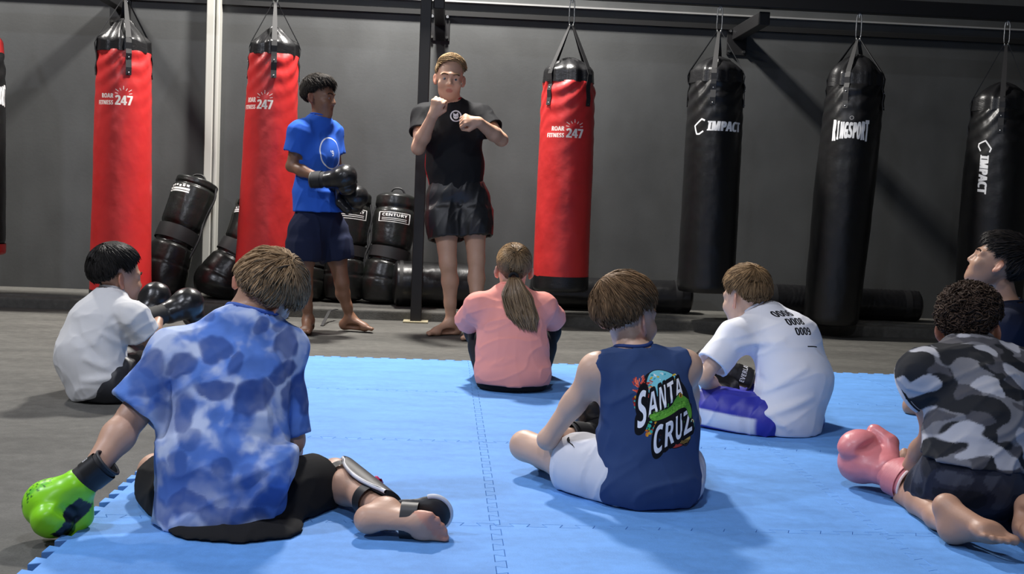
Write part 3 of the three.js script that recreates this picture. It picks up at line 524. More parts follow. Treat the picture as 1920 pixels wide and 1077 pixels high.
// joints -> named groups of prims. o.s = body scale. All points are world points.
function figure(o) {
  const s = o.s, hr = nrm(sub(o.hipR, o.hipL)), sr = nrm(sub(o.shR, o.shL)), mr = nrm(add(hr, sr)), b = o.build ?? 1;
  const fwd = nrm(cross(V(0, 1, 0), sr)); // towards the chest: right x ... see use
  const G = {};
  const nk = o.N, pel = o.P, mid = o.M ?? mix(pel, o.C, 0.5), ch = o.C;
  G.torso = [ec(pel, mid, hr, [0.15 * s * b, 0.105 * s * b], [0.128 * s * b, 0.095 * s * b], 0.03), ec(mid, ch, mr, [0.128 * s * b, 0.095 * s * b], [0.148 * s * b, 0.108 * s * b], 0.04), ec(ch, mix(ch, nk, 0.8), sr, [0.148 * s * b, 0.105 * s * b], [0.10 * s * b, 0.07 * s * b], 0.05)];
  G.shoulder = [];
  for (const q of [o.shL, o.shR]) { G.shoulder.push(rc(add(nk, V(0, -0.02 * s, 0)), q, 0.05 * s, 0.05 * s * b, 0.05)); G.shoulder.push(rc(mix(ch, q, 0.4), q, 0.07 * s, 0.052 * s * b, 0.05)); }
  G.neck = [rc(add(nk, V(0, -0.03 * s, 0)), o.neckTop, 0.056 * s * (o.nw ?? 1), 0.05 * s * (o.nw ?? 1), 0.03)];
  G.arm = [];
  for (const [sh, e, w] of [[o.shL, o.elL, o.wrL], [o.shR, o.elR, o.wrR]]) {
    const aw = o.aw ?? 1; if (!e) continue;
    G.arm.push(rc(sh, mix(sh, e, 0.5), 0.05 * s * b, 0.043 * s * aw, 0.03), rc(mix(sh, e, 0.45), e, 0.043 * s * aw, 0.035 * s * aw, 0.02));
    G.arm.push(rc(e, mix(e, w, 0.35), 0.035 * s * aw, 0.039 * s * aw, 0.02), rc(mix(e, w, 0.35), w, 0.039 * s * aw, 0.026 * s * aw, 0.02));
  }
  G.leg = [];
  for (const [h, kn, an, cb] of [[o.hipL, o.knL, o.anL, o.calfL], [o.hipR, o.knR, o.anR, o.calfR]]) {
    if (!kn) continue; const lw = o.lw ?? 1;
    G.leg.push(rc(h, mix(h, kn, 0.5), 0.088 * s * lw, 0.073 * s * lw, 0.03), rc(mix(h, kn, 0.5), kn, 0.073 * s * lw, 0.054 * s * lw, 0.03));
    if (an) { const back = cb ?? nrm(sub(mix(h, an, 0.5), kn)), c = add(mix(kn, an, 0.3), back, 0.014 * s); G.leg.push(rc(kn, c, 0.05 * s * lw, 0.053 * s * lw, 0.025), rc(c, mix(kn, an, 0.68), 0.053 * s * lw, 0.037 * s * lw, 0.02), rc(mix(kn, an, 0.66), an, 0.037 * s * lw, 0.032 * s, 0.02)); }
  }
  G.H = headFrame(o.hd, o.face, o.up ?? V(0, 1, 0), o.hk);
  G.head = headPrims(G.H, o.hopt);
  return G;
}
const skinColour = (base, H) => (x, y, z) => {
  const n = 0.06 * fbm(x * 14, y * 14, z * 14); let c = [base[0] * (1 + n), base[1] * (1 + n * 1.2), base[2] * (1 + n * 1.3)];
  const q = H.inv(V(x, y, z));
  if (q.z > 0.08 && Math.abs(q.x) < 0.024) { const m = sstep(1.15, 0.7, (q.x / 0.021) ** 2 + ((q.y + 0.064) / 0.012) ** 2); c = [lerp(c[0], base[0] * 0.78, m), lerp(c[1], base[1] * 0.5, m), lerp(c[2], base[2] * 0.52, m)]; }
  if (Math.abs(q.x) > 0.075 && Math.abs(q.y) < 0.05) { c[0] *= 1.06; c[1] *= 0.82; c[2] *= 0.8; }
  return c;
};
function personGroup(label, base, group) { return thing('person', label, 'person', base, group); }
function addBody(t, prims, tone, H, cell = 0.0055) { return part('body', skin([...prims, plane(V(0, t.position.y + 0.0012, 0), V(0, -1, 0), 0.003)], cell, t.position, { color: skinColour(tone, H) }), skinMat, t); }
function addEyes(t, H, irisC = [0.05, 0.03, 0.02], brow = [0.05, 0.03, 0.02]) {
  for (const s of [-1, 1]) {
    const g = new THREE.SphereGeometry(0.0122 * H.k, 20, 16), c = [], p = g.attributes.position;
    for (let i = 0; i < p.count; i++) { const z = p.getZ(i) / (0.0122 * H.k); c.push(...(z > 0.955 ? [0.005, 0.005, 0.005] : z > 0.84 ? irisC : [0.34, 0.32, 0.31])); }
    g.setAttribute('color', new THREE.Float32BufferAttribute(c, 3)); g.applyMatrix4(new THREE.Matrix4().makeBasis(H.X, H.Y, H.Z)); const q = sub(H.P(s * 0.0315, 0.0015, 0.0769), t.position); g.translate(q.x, q.y, q.z);
    part('eye', g, std({ vertexColors: true, roughness: 0.15 }), t);
    const br = [0.014, 0.026, 0.038, 0.05].map((x, i) => sub(H.P(s * x, 0.0265 + [0, 0.004, 0.005, -0.001][i], [0.0985, 0.0955, 0.089, 0.08][i]), t.position));
    const cv = new THREE.CatmullRomCurve3(br), bg = new THREE.TubeGeometry(cv, 12, 0.0036 * H.k, 6); part('eyebrow', bg, std({ color: new THREE.Color().setRGB(...brow), roughness: 0.95, specularIntensity: 0.2 }), t);
  }
}
// hair: solid under-layer plus tapered locks. st: style
const HAIRLINE = (a, st) => { const d = Math.abs(a) * 180 / Math.PI, L = st.line ?? [[0, 0.56], [35, 0.50], [58, 0.30], [70, 0.10], [77, -0.18], [83, 0.02], [92, 0.16], [104, 0.10], [116, -0.36], [140, -0.64], [180, -0.7]]; for (let i = 0; i < L.length - 1; i++) if (d <= L[i + 1][0]) return lerp(L[i][1], L[i + 1][1], (d - L[i][0]) / (L[i + 1][0] - L[i][0])); return L[L.length - 1][1]; };
function hairPart(t, H, st) {
  const { P, X, Y, Z, k } = H, C0 = P(0, 0.045, -0.012), RX = 0.075, RY = 0.082, RZ = 0.094, th = st.th ?? 0.010, o = t.position;
  const thick = (n, a) => { const m = n.y - HAIRLINE(a, st); return th * (0.25 + 0.75 * sstep(0, 0.35, m)) + (st.topAdd ?? 0) * sstep(0.2, 0.9, n.y) + (st.frontAdd ?? 0) * sstep(0.2, 0.8, n.z) * sstep(0.3, 0.7, n.y) + (st.backAdd ?? 0) * sstep(0, 0.8, -n.z) * sstep(-0.5, 0.1, n.y); };
  const surf = (n) => { const a = Math.atan2(n.x, n.z), ry = n.y < 0 ? RY + 0.042 * sstep(-0.1, 0.5, -n.z) : RY, e = (1 - 0.2 * sstep(0.3, 0.8, -n.y)) / Math.sqrt((n.x / RX) ** 2 + (n.y / ry) ** 2 + (n.z / RZ) ** 2); return { a, e, p: (h) => { const q = e + h; return P(n.x * q, 0.045 + n.y * q, -0.012 + n.z * q); } }; };
  // under-layer as a displaced dome
  const N = 64, M = 96, pos = [], col = [], idx = [], c1 = st.c1, c2 = st.c2;
  for (let i = 0; i <= N; i++) for (let j = 0; j <= M; j++) {
    const a = j / M * 2 * Math.PI - Math.PI, y0 = clamp(HAIRLINE(a, st), -0.95, 0.95), ph = lerp(Math.PI / 2, Math.asin(y0), i / N), n = V(Math.cos(ph) * Math.sin(a), Math.sin(ph), Math.cos(ph) * Math.cos(a)), s = surf(n);
    const tk = i === N ? -0.004 : 0.78 * thick(n, a) * (1 + 0.10 * fbm(n.x * 7 + (st.seed ?? 0), n.y * 7, n.z * 7)), q = sub(s.p(tk), o); pos.push(q.x, q.y, q.z); const m = 0.35 + 0.25 * noise(n.x * 9, n.y * 9, n.z * 9); col.push(...[0, 1, 2].map(e => lerp(c1[e], c2[e], m)));
  }
  for (let i = 0; i < N; i++) for (let j = 0; j < M; j++) { const a = i * (M + 1) + j, b = a + M + 1; idx.push(a, b, a + 1, b, b + 1, a + 1); }
  const g0 = new THREE.BufferGeometry(); g0.setAttribute('position', new THREE.Float32BufferAttribute(pos, 3)); g0.setAttribute('color', new THREE.Float32BufferAttribute(col, 3)); g0.setIndex(idx); g0.computeVertexNormals(); TRI += idx.length / 3;
  const mat = std({ vertexColors: true, roughness: st.rough ?? 0.6, specularIntensity: 0.22 });
  const hp = part('hair', mergeGeometries([g0.toNonIndexed()]), mat, t, st.label);
  // locks
  const lp = [], lc = [], li = []; const whorl = nrm(V(...(st.whorl ?? [0.12, 0.82, -0.55])));
  const push = (pts, r, c, tp = 0.65) => { // three-sided tapered lock
    const b = lp.length / 3, n = pts.length;
    for (let i = 0; i < n; i++) { const T = nrm(sub(pts[Math.min(n - 1, i + 1)], pts[Math.max(0, i - 1)])), u = nrm(cross(T, Math.abs(T.y) < 0.9 ? V(0, 1, 0) : V(1, 0, 0))), w = cross(T, u), q = r * (i === n - 1 ? (tp < 0.5 ? 0.5 : 0.08) : 1 - tp * (i / (n - 1)) ** 2); for (let e = 0; e < 3; e++) { const an = e * 2.094, p = add(add(pts[i], u, Math.cos(an) * q), w, Math.sin(an) * q); lp.push(p.x - o.x, p.y - o.y, p.z - o.z); lc.push(...c); } }
    for (let i = 0; i < n - 1; i++) for (let e = 0; e < 3; e++) { const a = b + i * 3 + e, d = b + i * 3 + (e + 1) % 3; li.push(a, d, a + 3, d, d + 3, a + 3); }
  };
  const cnt = st.n ?? 2600;
  for (let m = 0, tries = 0; m < cnt && tries < cnt * 8; tries++) {
    const u = rr(-0.8, 1), ph = rr(-Math.PI, Math.PI), q = Math.sqrt(1 - u * u), n = V(q * Math.sin(ph), u, q * Math.cos(ph)); if (n.y < HAIRLINE(ph, st) + 0.02) continue; m++;
    const s = surf(n), cl = noise(n.x * 6 + 3, n.y * 6, n.z * 6), tone = clamp(0.5 + 0.45 * cl + rr(-0.28, 0.28), 0, 1), c = [0, 1, 2].map(e => lerp(c1[e], c2[e], tone));
    const len = (st.len ?? 0.04) * rr(0.7, 1.25) * (n.y < 0.05 ? st.side ?? 0.5 : 1), segs = 4, pts = []; let cur = n.clone(), h = thick(n, ph) * 0.85;
    if (st.curl && n.y > (st.curlY ?? -1)) { // curls: little coils standing off the head
      const ax = nrm(V(rr(-1, 1), rr(-1, 1), rr(-1, 1))), cr = st.curl * rr(0.7, 1.3), b0 = s.p(h * 1.0), e1 = nrm(cross(ax, V(0.3, 0.5, 0.7))), e2 = cross(ax, e1), tn = rr(0.7, 1.2) * 6.28, p0 = rr(0, 6.28), NN = nrm(sub(b0, C0));
      for (let i = 0; i <= 6; i++) { const f = i / 6, an = p0 + f * tn; pts.push(b0.clone().addScaledVector(e1, Math.cos(an) * cr).addScaledVector(e2, Math.sin(an) * cr).addScaledVector(ax, (f - 0.5) * cr * 1.6).addScaledVector(NN, cr * 0.25 + f * cr * 0.35)); }
      push(pts, (st.lr ?? 0.0022) * rr(0.8, 1.2), c, 0.3); continue;
    }
    let dir = sub(n, whorl.clone().multiplyScalar(n.dot(whorl) * 1.0)); const nearW = dir.length(); dir.addScaledVector(V(0, -1, 0), 0.35 * (1 - nearW) + 0.2); dir.addScaledVector(V(...(st.sweep ?? [0, 0, 0.2])), sstep(0.1, 0.7, n.y));
    dir.addScaledVector(V(noise(n.x * 5, n.y * 5, n.z * 5), noise(n.x * 5 + 9, n.y * 5, n.z * 5), noise(n.x * 5, n.y * 5 + 9, n.z * 5)), st.mess ?? 0.5);
    const lift = (st.lift ?? 0.25) * rr(0.4, 1.5);
    for (let i = 0; i <= segs; i++) {
      const a = Math.atan2(cur.x, cur.z), sf = surf(cur), low = cur.y < HAIRLINE(a, st) ? 0 : 1; pts.push(sf.p(Math.max(h, thick(cur, a) * 0.97 * low)));
      if (cur.y < HAIRLINE(a, st) - (Math.abs(a) < 1.0 ? st.fringe ?? 0.1 : st.over ?? 0.09)) break; const d = dir.clone().addScaledVector(cur, -dir.dot(cur)); if (d.length() < 1e-3) break; d.normalize(); cur = nrm(add(cur, d, len / segs / (sf.e + h))); h += lift * len / segs * Math.max(0, 1 - i / segs * (st.tuck ?? 0.9));
    }
    if (pts.length > 2) push(pts, (st.lr ?? 0.0026) * rr(0.7, 1.3) * k, c);
  }
  const lg = new THREE.BufferGeometry(); lg.setAttribute('position', new THREE.Float32BufferAttribute(lp, 3)); lg.setAttribute('color', new THREE.Float32BufferAttribute(lc, 3)); lg.setIndex(li); lg.computeVertexNormals(); TRI += li.length / 3;
  part('locks', lg, mat, hp); return hp;
}
// cloth folds: ridged noise stretched along a direction, amplitude in metres
function folds(dirs, amp, seedv = 0) { return (x, y, z) => { let d = 0; for (const [ax, f, st, w] of dirs) { const l = x * ax.x + y * ax.y + z * ax.z, px = x - ax.x * l * (1 - st), py = y - ax.y * l * (1 - st), pz = z - ax.z * l * (1 - st); const n = noise(px * f + seedv, py * f, pz * f), r = Math.max(0, 1 - Math.abs(n) * 2.4); d -= 0.62 * amp * w * (r * r * r - 0.22 + 0.45 * noise(px * f * 0.5, py * f * 0.5 + seedv, pz * f * 0.5)); } return d; }; }
// single creases seen on the back: [a, b, width, height], a and b world points; only where facing +z
const creases = (list, zc) => { const L = list.map(([a, b, w, h]) => { const dx = b.x - a.x, dy = b.y - a.y; return [a.x, a.y, dx, dy, 1 / (dx * dx + dy * dy), 1 / w, h]; }); return (x, y, z) => { if (z < zc) return 0; let d = 0; for (const [ax, ay, dx, dy, i, w, h] of L) { const t = clamp(((x - ax) * dx + (y - ay) * dy) * i, 0, 1), q = Math.hypot(x - ax - dx * t, y - ay - dy * t) * w; if (q < 2.5) d -= h * Math.exp(-q * q) * (0.35 + 0.65 * Math.sin(Math.PI * clamp(0.15 + t * 0.8, 0, 1))); } return d; }; };
const both = (f, g) => (x, y, z) => f(x, y, z) + g(x, y, z);
// boxing glove: W wrist, F direction of the fist, B back of the hand, thumb along S = +-cross(F, B)
function glove(parent, name, W, F, B, th, s, m, opt = {}) {
  F = nrm(F); B = nrm(sub(B, F.clone().multiplyScalar(B.dot(F)))); const S = cross(F, B).multiplyScalar(th), o = parent.position, Q = (x, y, z) => W.clone().addScaledVector(S, x * s).addScaledVector(B, y * s).addScaledVector(F, z * s);
  const gr = new THREE.Group(); gr.name = name; parent.add(gr); if (opt.label) gr.userData.label = opt.label;
  const a = [ec(Q(0, -0.004, 0.035), Q(0, 0.0, 0.10), S, [0.051 * s, 0.044 * s], [0.06 * s, 0.05 * s], 0.02), el(Q(0, 0.008, 0.125), [0.068 * s, 0.062 * s, 0.062 * s], S, B, F, 0.03), el(Q(-0.006, -0.046, 0.128), [0.06 * s, 0.042 * s, 0.05 * s], S, B, F, 0.006), rc(Q(-0.09, -0.064, 0.078), Q(0.036, -0.064, 0.078), 0.021 * s, 0.018 * s, 0.003, 's')];
  a.push(rc(Q(0.035, -0.012, 0.05), Q(0.074, -0.034, 0.085), 0.028 * s, 0.0265 * s, 0.012)); a.push(rc(Q(0.074, -0.034, 0.085), Q(0.07, -0.052, 0.135), 0.0265 * s, 0.0235 * s, 0.005));
  if (opt.thumbHole) a.push(sp(Q(0.055, 0.012, 0.10), 0.013 * s, 0.006, 's'));
  part('shell', skin(a, 0.0045, o, { disp: (x, y, z) => 0.0015 * noise(x * 40, y * 40, z * 40), color: opt.colour ? (x, y, z) => { const d = V(x, y, z).sub(W); return opt.colour(d.dot(S) / s, d.dot(B) / s, d.dot(F) / s, x, y, z); } : undefined }), opt.colour ? m.shellV : m.shell, gr);
  const L = opt.cuffL ?? 0.075, tube = (t0, t1, r0, r1, n = 8) => sweep([0, 0.33, 0.66, 1].map(q => Q(0, -0.002, lerp(t0, t1, q))), n, 36, (q) => lerp(r0, r1, q) * s, o, B, 0.85);
  part('cuff', tube(-L, 0.04, opt.cuffR ?? 0.043, 0.046), m.cuff, gr); part('cuff_lining', tube(-L - 0.001, 0.0, (opt.cuffR ?? 0.043) - 0.005, 0.032), m.lining ?? m.cuff, gr);
  const rim = new THREE.TorusGeometry((opt.cuffR ?? 0.043) * s, 0.004 * s, 6, 36); rim.scale(1, 0.85, 1); rim.applyMatrix4(new THREE.Matrix4().makeBasis(S, B, cross(S, B))); const rq = sub(Q(0, -0.002, -L), o); rim.translate(rq.x, rq.y, rq.z); part('cuff_rim', rim, m.rim ?? m.cuff, gr);
  const st = sweep([0, 0.33, 0.66, 1].map(q => Q(0, -0.002, lerp(-L * 0.78, -0.002, q))), 6, 48, (q) => (opt.cuffR ?? 0.043) * s + 0.004, o, B, 0.87);
  part('wrist_strap', st, m.strap ?? m.cuff, gr);
  return gr;
}
const gloveBlack = { shell: std({ color: new THREE.Color().setRGB(0.014, 0.014, 0.015), roughness: 0.3, bumpMap: tex(vinylBump, 3, 3), bumpScale: 0.0006 }), cuff: std({ color: new THREE.Color().setRGB(0.011, 0.011, 0.012), roughness: 0.6 }), rim: std({ color: new THREE.Color().setRGB(0.05, 0.05, 0.05), roughness: 0.5 }) };
// strap with lettering; angle 0 of the sweep faces the back of the hand, u runs round the wrist
const strapTex = (txt, bg, fg, pos = 0.5, sc = 1, rot = 0) => std({ map: canvasTex(512, 128, (g, w, h) => { g.fillStyle = bg; g.fillRect(0, 0, w, h); g.fillStyle = fg; g.save(); g.translate(w * pos, h / 2); g.rotate(rot); sx(g, txt, 0, 0, 200 * sc, 'bold 64px sans-serif', 1); g.restore(); }), roughness: 0.45 });

// garment helpers ----------------------------------------------------
// o.P, o.M, o.C, o.T: [across, front-back] half widths at pelvis, waist, chest, neck
function shirt(t, f, o, q, name = 't_shirt') {
  const hr = nrm(sub(f.hipR, f.hipL)), sr = nrm(sub(f.shR, f.shL)), mr = nrm(add(hr, sr)), low = q.low ?? f.P, mid = q.mid ?? f.M, ch = q.ch ?? f.C;
  const a = [ec(low, mid, hr, q.P, q.M, 0.05), ec(mid, ch, mr, q.M, q.C, 0.05), ec(ch, mix(ch, f.N, 0.82), sr, q.C, q.T ?? [q.C[0] * 0.62, q.C[1] * 0.62], 0.05)];
  for (const p of q.extra ?? []) a.push(p);
  for (const p of o.shoulder) a.push(grow(p, q.off ?? 0.008, 0.045));
  for (const s of q.sleeves ?? []) a.push(cc(s.a, s.b, s.r0, s.r1, s.k ?? 0.04));
  for (const s of q.sleeves ?? []) { const d = nrm(sub(s.b, s.a)); a.push(cc(add(s.b, d, -0.025), add(s.b, d, 0.03), s.r1 - 0.014, s.r1 - 0.010, 0.003, 's')); }
  for (const p of q.cut ?? []) a.push(p);
  const nd = nrm(sub(f.neckTop, f.N)); a.push(rc(add(f.N, nd, q.neckDrop ?? 0.0), add(f.N, nd, 0.12), (q.neckR ?? 0.062) * f.s, (q.neckR ?? 0.062) * f.s * 1.25, 0.006, 's'));
  for (const h of q.hem ?? []) a.push(h);
  a.push(plane(V(0, t.position.y + 0.003, 0), V(0, -1, 0), 0.002));
  const up = nrm(sub(f.N, f.P)), cx = mix(f.P, f.N, 0.5), fw = nrm(cross(up, sr)), ax = nrm(cross(fw, up)).multiplyScalar(1);
  const uv = q.print ? (x, y, z) => { const d = V(x, y, z).sub(q.print.c ?? cx), k = q.print.side; const u = d.dot(ax) * q.print.side * -1, v = d.dot(up), w = d.dot(fw) * k; const W = q.print.w, Hh = q.print.h; if (w < -0.02) return [0.002, 0.002]; return [clamp(0.5 + u / W, 0.002, 0.998), clamp(0.5 + v / Hh, 0.002, 0.998)]; } : undefined;
  const m = part(name, skin(a, q.cell ?? 0.0055, t.position, { disp: q.disp, color: q.color ? (x, y, z, nx, ny, nz) => { const d = V(x, y, z).sub(cx); return q.color(d.dot(ax), d.dot(up), d.dot(fw), x, y, z, nx * fw.x + ny * fw.y + nz * fw.z); } : undefined, uv, relax: q.relax ?? 1 }), q.mat, t, q.label);
  if (q.collar) { // ribbed neckband
    const R = (q.neckR ?? 0.062) * f.s * 1.02, e1 = nrm(cross(nd, V(0.2, 0.1, 1))), e2 = cross(nd, e1), ring = []; const field = (p) => comb(a.filter(z => z.op === 'u'), p.x, p.y, p.z);
    for (let i = 0; i < 40; i++) { const an = i / 40 * 2 * Math.PI, dir = e1.clone().multiplyScalar(Math.cos(an)).addScaledVector(e2, Math.sin(an)); let lo = -0.06, hi = 0.1; for (let k = 0; k < 18; k++) { const md = (lo + hi) / 2; if (field(add(add(f.N, dir, R), nd, md)) < 0) lo = md; else hi = md; } ring.push(sub(add(add(f.N, dir, R), nd, lo - 0.002), t.position)); }
    const cv = new THREE.CatmullRomCurve3(ring, true), g = new THREE.TubeGeometry(cv, 90, 0.0058, 8, true); part('neckband', g, q.collar, m);
  }
  return m;
}
function shorts(t, f, q, name = 'shorts') {
  const hr = nrm(sub(f.hipR, f.hipL)), a = [ec(add(f.P, V(0, q.dy ?? 0, 0)), mix(f.P, f.M, q.rise ?? 0.5), hr, q.P, q.W ?? [q.P[0] * 0.92, q.P[1] * 0.92], 0.04)];
  for (const p of q.extra ?? []) a.push(p);
  for (const [h, k, e, r0, r1] of q.legs) { const end = mix(h, k, e); a.push(rc(h, mix(h, k, e * 0.6), r0, lerp(r0, r1, 0.6), 0.05)); a.push(cc(mix(h, k, 0.2), end, lerp(r0, r1, 0.2), r1, 0.05)); }
  for (const [h, k, e, r0, r1] of q.legs) if (e < 1.02) { const d = nrm(sub(k, h)), end = mix(h, k, e); a.push(cc(add(end, d, -0.025), add(end, d, 0.03), r1 - 0.014, r1 - 0.010, 0.003, 's')); }
  for (const h of q.cut ?? []) a.push(h);
  a.push(plane(V(0, t.position.y + 0.002, 0), V(0, -1, 0), 0.002));
  return part(name, skin(a, q.cell ?? 0.0065, t.position, { disp: q.disp, color: q.color }), q.mat, t, q.label);
}
const up_ = V(0, 1, 0);
const WR = V(0.75, 0.5, 0.43).normalize(), WL_ = V(-0.75, 0.5, 0.43).normalize(), WH = V(1, 0.15, 0.2).normalize();
const black = (k = 0.012, o = {}) => clothMat({ color: new THREE.Color().setRGB(k, k, k * 1.08), ...o });

// ---------- boy in the tie-dye shirt ----------
{
  const f = { s: 0.82, hk: 0.96, aw: 1.2, P: V(-0.5215, 0.0309, -2.79), M: V(-0.5327, 0.16, -2.82), C: V(-0.5314, 0.3038, -2.88), N: V(-0.4994, 0.4724, -2.95), neckTop: V(-0.4917, 0.5128, -2.98), hd: V(-0.4833, 0.5315, -3.01), face: V(0.3, -0.5, -0.82), up: V(0.85, 0.75, -0.2),
    shL: V(-0.6659, 0.3986, -2.88), shR: V(-0.4119, 0.4021, -2.98), elL: V(-0.7501, 0.2493, -2.81), wrL: V(-0.814, 0.13, -2.68), elR: V(-0.3851, 0.1668, -2.96), wrR: V(-0.4372, 0.0442, -3.15),
    hipL: V(-0.5988, 0.0074, -2.82), hipR: V(-0.4386, 0.0058, -2.82), knL: V(-0.7552, 0.0512, -3.06), anL: V(-0.5878, -0.0456, -3.22), knR: V(-0.273, 0.0604, -3.02), anR: V(-0.1223, 0.0519, -2.71), calfR: V(-0.3, -0.2, 0.9) };
  const t = personGroup('boy in a blue tie-dye shirt and shin guard sitting on the blue mats', V(f.P.x, 0, f.P.z)), G = figure(f);
  const foot = footPrims(f.anR, V(1, -0.03, 0.1), V(0.0, 0.28, -1), 0.96, 1);
  addBody(t, [...G.torso, ...G.shoulder, ...G.neck, ...G.arm, ...G.leg, ...G.head, ...foot, ...fistPrims(f.wrR, V(-0.4, -0.3, -1), V(0, 1, 0), 0.8, -1)], SK.fair, G.H, 0.0058);
  hairPart(t, G.H, { c1: [0.12, 0.07, 0.034], c2: [0.50, 0.34, 0.19], th: 0.017, topAdd: 0.006, len: 0.05, lift: 0.22, mess: 0.55, n: 3600, lr: 0.0024, sweep: [0.25, 0, 0.35], side: 0.55, seed: 1, line: [[0, 0.56], [35, 0.50], [58, 0.30], [70, 0.10], [77, -0.18], [83, 0.02], [92, 0.16], [104, 0.10], [116, -0.28], [140, -0.52], [180, -0.56]], label: 'short tousled light brown hair' });
  addEyes(t, G.H, [0.1, 0.15, 0.2], [0.2, 0.13, 0.08]);
  const deep = [0.030, 0.068, 0.255], midc = [0.10, 0.215, 0.60], pale = [0.52, 0.60, 0.80];
  // dye spots: [point on the back, half width, half height, strength]
  const spots = [[V(-0.4566, 0.4671, -2.68), 15, 14, 0.7], [V(-0.4133, 0.4685, -2.68), 15, 12, 0.6], [V(-0.5641, 0.417, -2.68), 30, 20, 0.8], [V(-0.6285, 0.3733, -2.68), 24, 22, 0.85], [V(-0.5055, 0.3873, -2.68), 18, 20, 0.75], [V(-0.3949, 0.4262, -2.68), 18, 26, 0.8], [V(-0.3983, 0.3628, -2.68), 18, 26, 0.85], [V(-0.5779, 0.4894, -2.68), 15, 11, 0.55], [V(-0.5412, 0.3242, -2.68), 38, 17, 0.85], [V(-0.4443, 0.3106, -2.68), 38, 30, 0.95], [V(-0.6168, 0.2713, -2.68), 24, 36, 0.75], [V(-0.6084, 0.1507, -2.68), 26, 30, 0.6], [V(-0.5832, 0.0682, -2.68), 36, 26, 0.85], [V(-0.5091, 0.1533, -2.68), 22, 16, 0.6], [V(-0.4882, 0.0512, -2.68), 70, 22, 0.8], [V(-0.6976, 0.3732, -2.7), 30, 26, 0.8], [V(-0.3532, 0.2944, -2.7), 20, 46, 0.85], [V(-0.6498, 0.0473, -2.68), 30, 30, 0.75], [V(-0.3954, 0.0921, -2.68), 30, 22, 0.6], [V(-0.591, 0.2149, -2.68), 30, 20, 0.5], [V(-0.5264, 0.0888, -2.68), 85, 46, 0.5], [V(-0.6381, 0.086, -2.68), 40, 55, 0.5], [V(-0.7071, 0.345, -2.7), 42, 32, 0.6], [V(-0.6592, 0.2981, -2.7), 30, 60, 0.4], [V(-0.4276, 0.1298, -2.68), 45, 22, 0.45]].map(([p, w, h, k]) => [p.x, p.y, 790 / w, 790 / h, k]);
  const dye = (a, u, w, x, y, z) => {
    const wx = x + 0.022 * fbm(x * 11, y * 11, z * 8), wy = y + 0.022 * fbm(x * 11 + 4, y * 11, z * 8 + 2); let b = 0;
    if (w < 0.03) for (const [sx0, sy0, iw, ih, k] of spots) { const q = ((wx - sx0) * iw) ** 2 + ((wy - sy0) * ih) ** 2; if (q < 3) b = Math.max(b, k * Math.min(1, k + 0.12) / k * sstep(1.35, 0.7, q)); } else b = sstep(0.1, 0.4, fbm(wx * 9, wy * 9, z * 9));
    const v = sstep(-0.2, 0.5, fbm(wx * 10 + 3.1, wy * 10 + 1.2, z * 7) * 0.8 + 0.35 * fbm(wx * 24, wy * 24, z * 18)), mm = fbm(x * 17 + 9, y * 17, z * 12);
    let c = [0, 1, 2].map(e => lerp(midc[e] * (1 + 0.25 * mm), pale[e], v)); return [0, 1, 2].map(e => lerp(c[e], deep[e], b * (0.85 + 0.15 * mm)));
  };
  shirt(t, f, G, { P: [0.165, 0.13], M: [0.152, 0.122], C: [0.145, 0.112], T: [0.1, 0.075], low: add(f.P, V(0.0, -0.015, 0.02)), off: 0.014, neckR: 0.078, neckDrop: 0.012, cell: 0.0046, color: dye, mat: clothMat({ color: 0xffffff, vertexColors: true }),
    collar: clothMat({ color: new THREE.Color().setRGB(0.085, 0.16, 0.5) }),
    extra: [rc(V(-0.4022, 0.1207, -2.72), V(-0.3706, 0.1539, -2.76), 0.05, 0.03, 0.05)],
    sleeves: [{ a: add(f.shL, V(0.03, 0, 0)), b: mix(f.shL, f.elL, 0.93), r0: 0.068, r1: 0.076 }, { a: add(f.shR, V(-0.02, 0.0, 0)), b: mix(f.shR, f.elR, 0.95), r0: 0.063, r1: 0.055, k: 0.025 }],
    hem: [plane(V(-0.5123, -0.0084, -2.62), V(0.36, -0.93, 0.1).normalize())],
    disp: both(folds([[V(0.72, 0.55, 0.2).normalize(), 14, 0.2, 0.8], [V(-0.35, 0.9, 0).normalize(), 11, 0.3, 0.4]], 0.008, 2.3), creases([[V(-0.3441, 0.1936, -2.68), V(-0.4873, 0.1219, -2.68), 0.016, 0.012], [V(-0.3475, 0.1807, -2.68), V(-0.4435, 0.0652, -2.68), 0.016, 0.011], [V(-0.3734, 0.2145, -2.68), V(-0.4984, 0.2327, -2.68), 0.014, -0.008], [V(-0.3708, 0.2593, -2.68), V(-0.5306, 0.2865, -2.68), 0.016, 0.008], [V(-0.3968, 0.3826, -2.7), V(-0.3976, 0.2096, -2.7), 0.012, -0.014], [V(-0.6595, 0.3871, -2.7), V(-0.6614, 0.2087, -2.7), 0.012, -0.012], [V(-0.4386, 0.4577, -2.7), V(-0.4118, 0.3822, -2.7), 0.016, 0.006]], f.P.z)) });
  shorts(t, f, { P: [0.155, 0.12], dy: -0.01, extra: [el(V(-0.475, 0.0, -2.715), [0.17, 0.036, 0.128], V(1, 0, 0), V(0, 1, 0), V(0, 0, 1), 0.03)], legs: [[f.hipL, f.knL, 0.82, 0.096, 0.075], [f.hipR, f.knR, 0.84, 0.098, 0.078]], mat: black(0.01), disp: folds([[V(0.3, 0, 1).normalize(), 16, 0.3, 1]], 0.006, 5), cut: [plane(V(0, 0.004, 0), V(0, -1, 0))] });
  // shin guard on the right leg
  const sg = new THREE.Group(); sg.name = 'shin_guard'; sg.userData.label = 'black shin and instep guard with white piping'; t.add(sg);
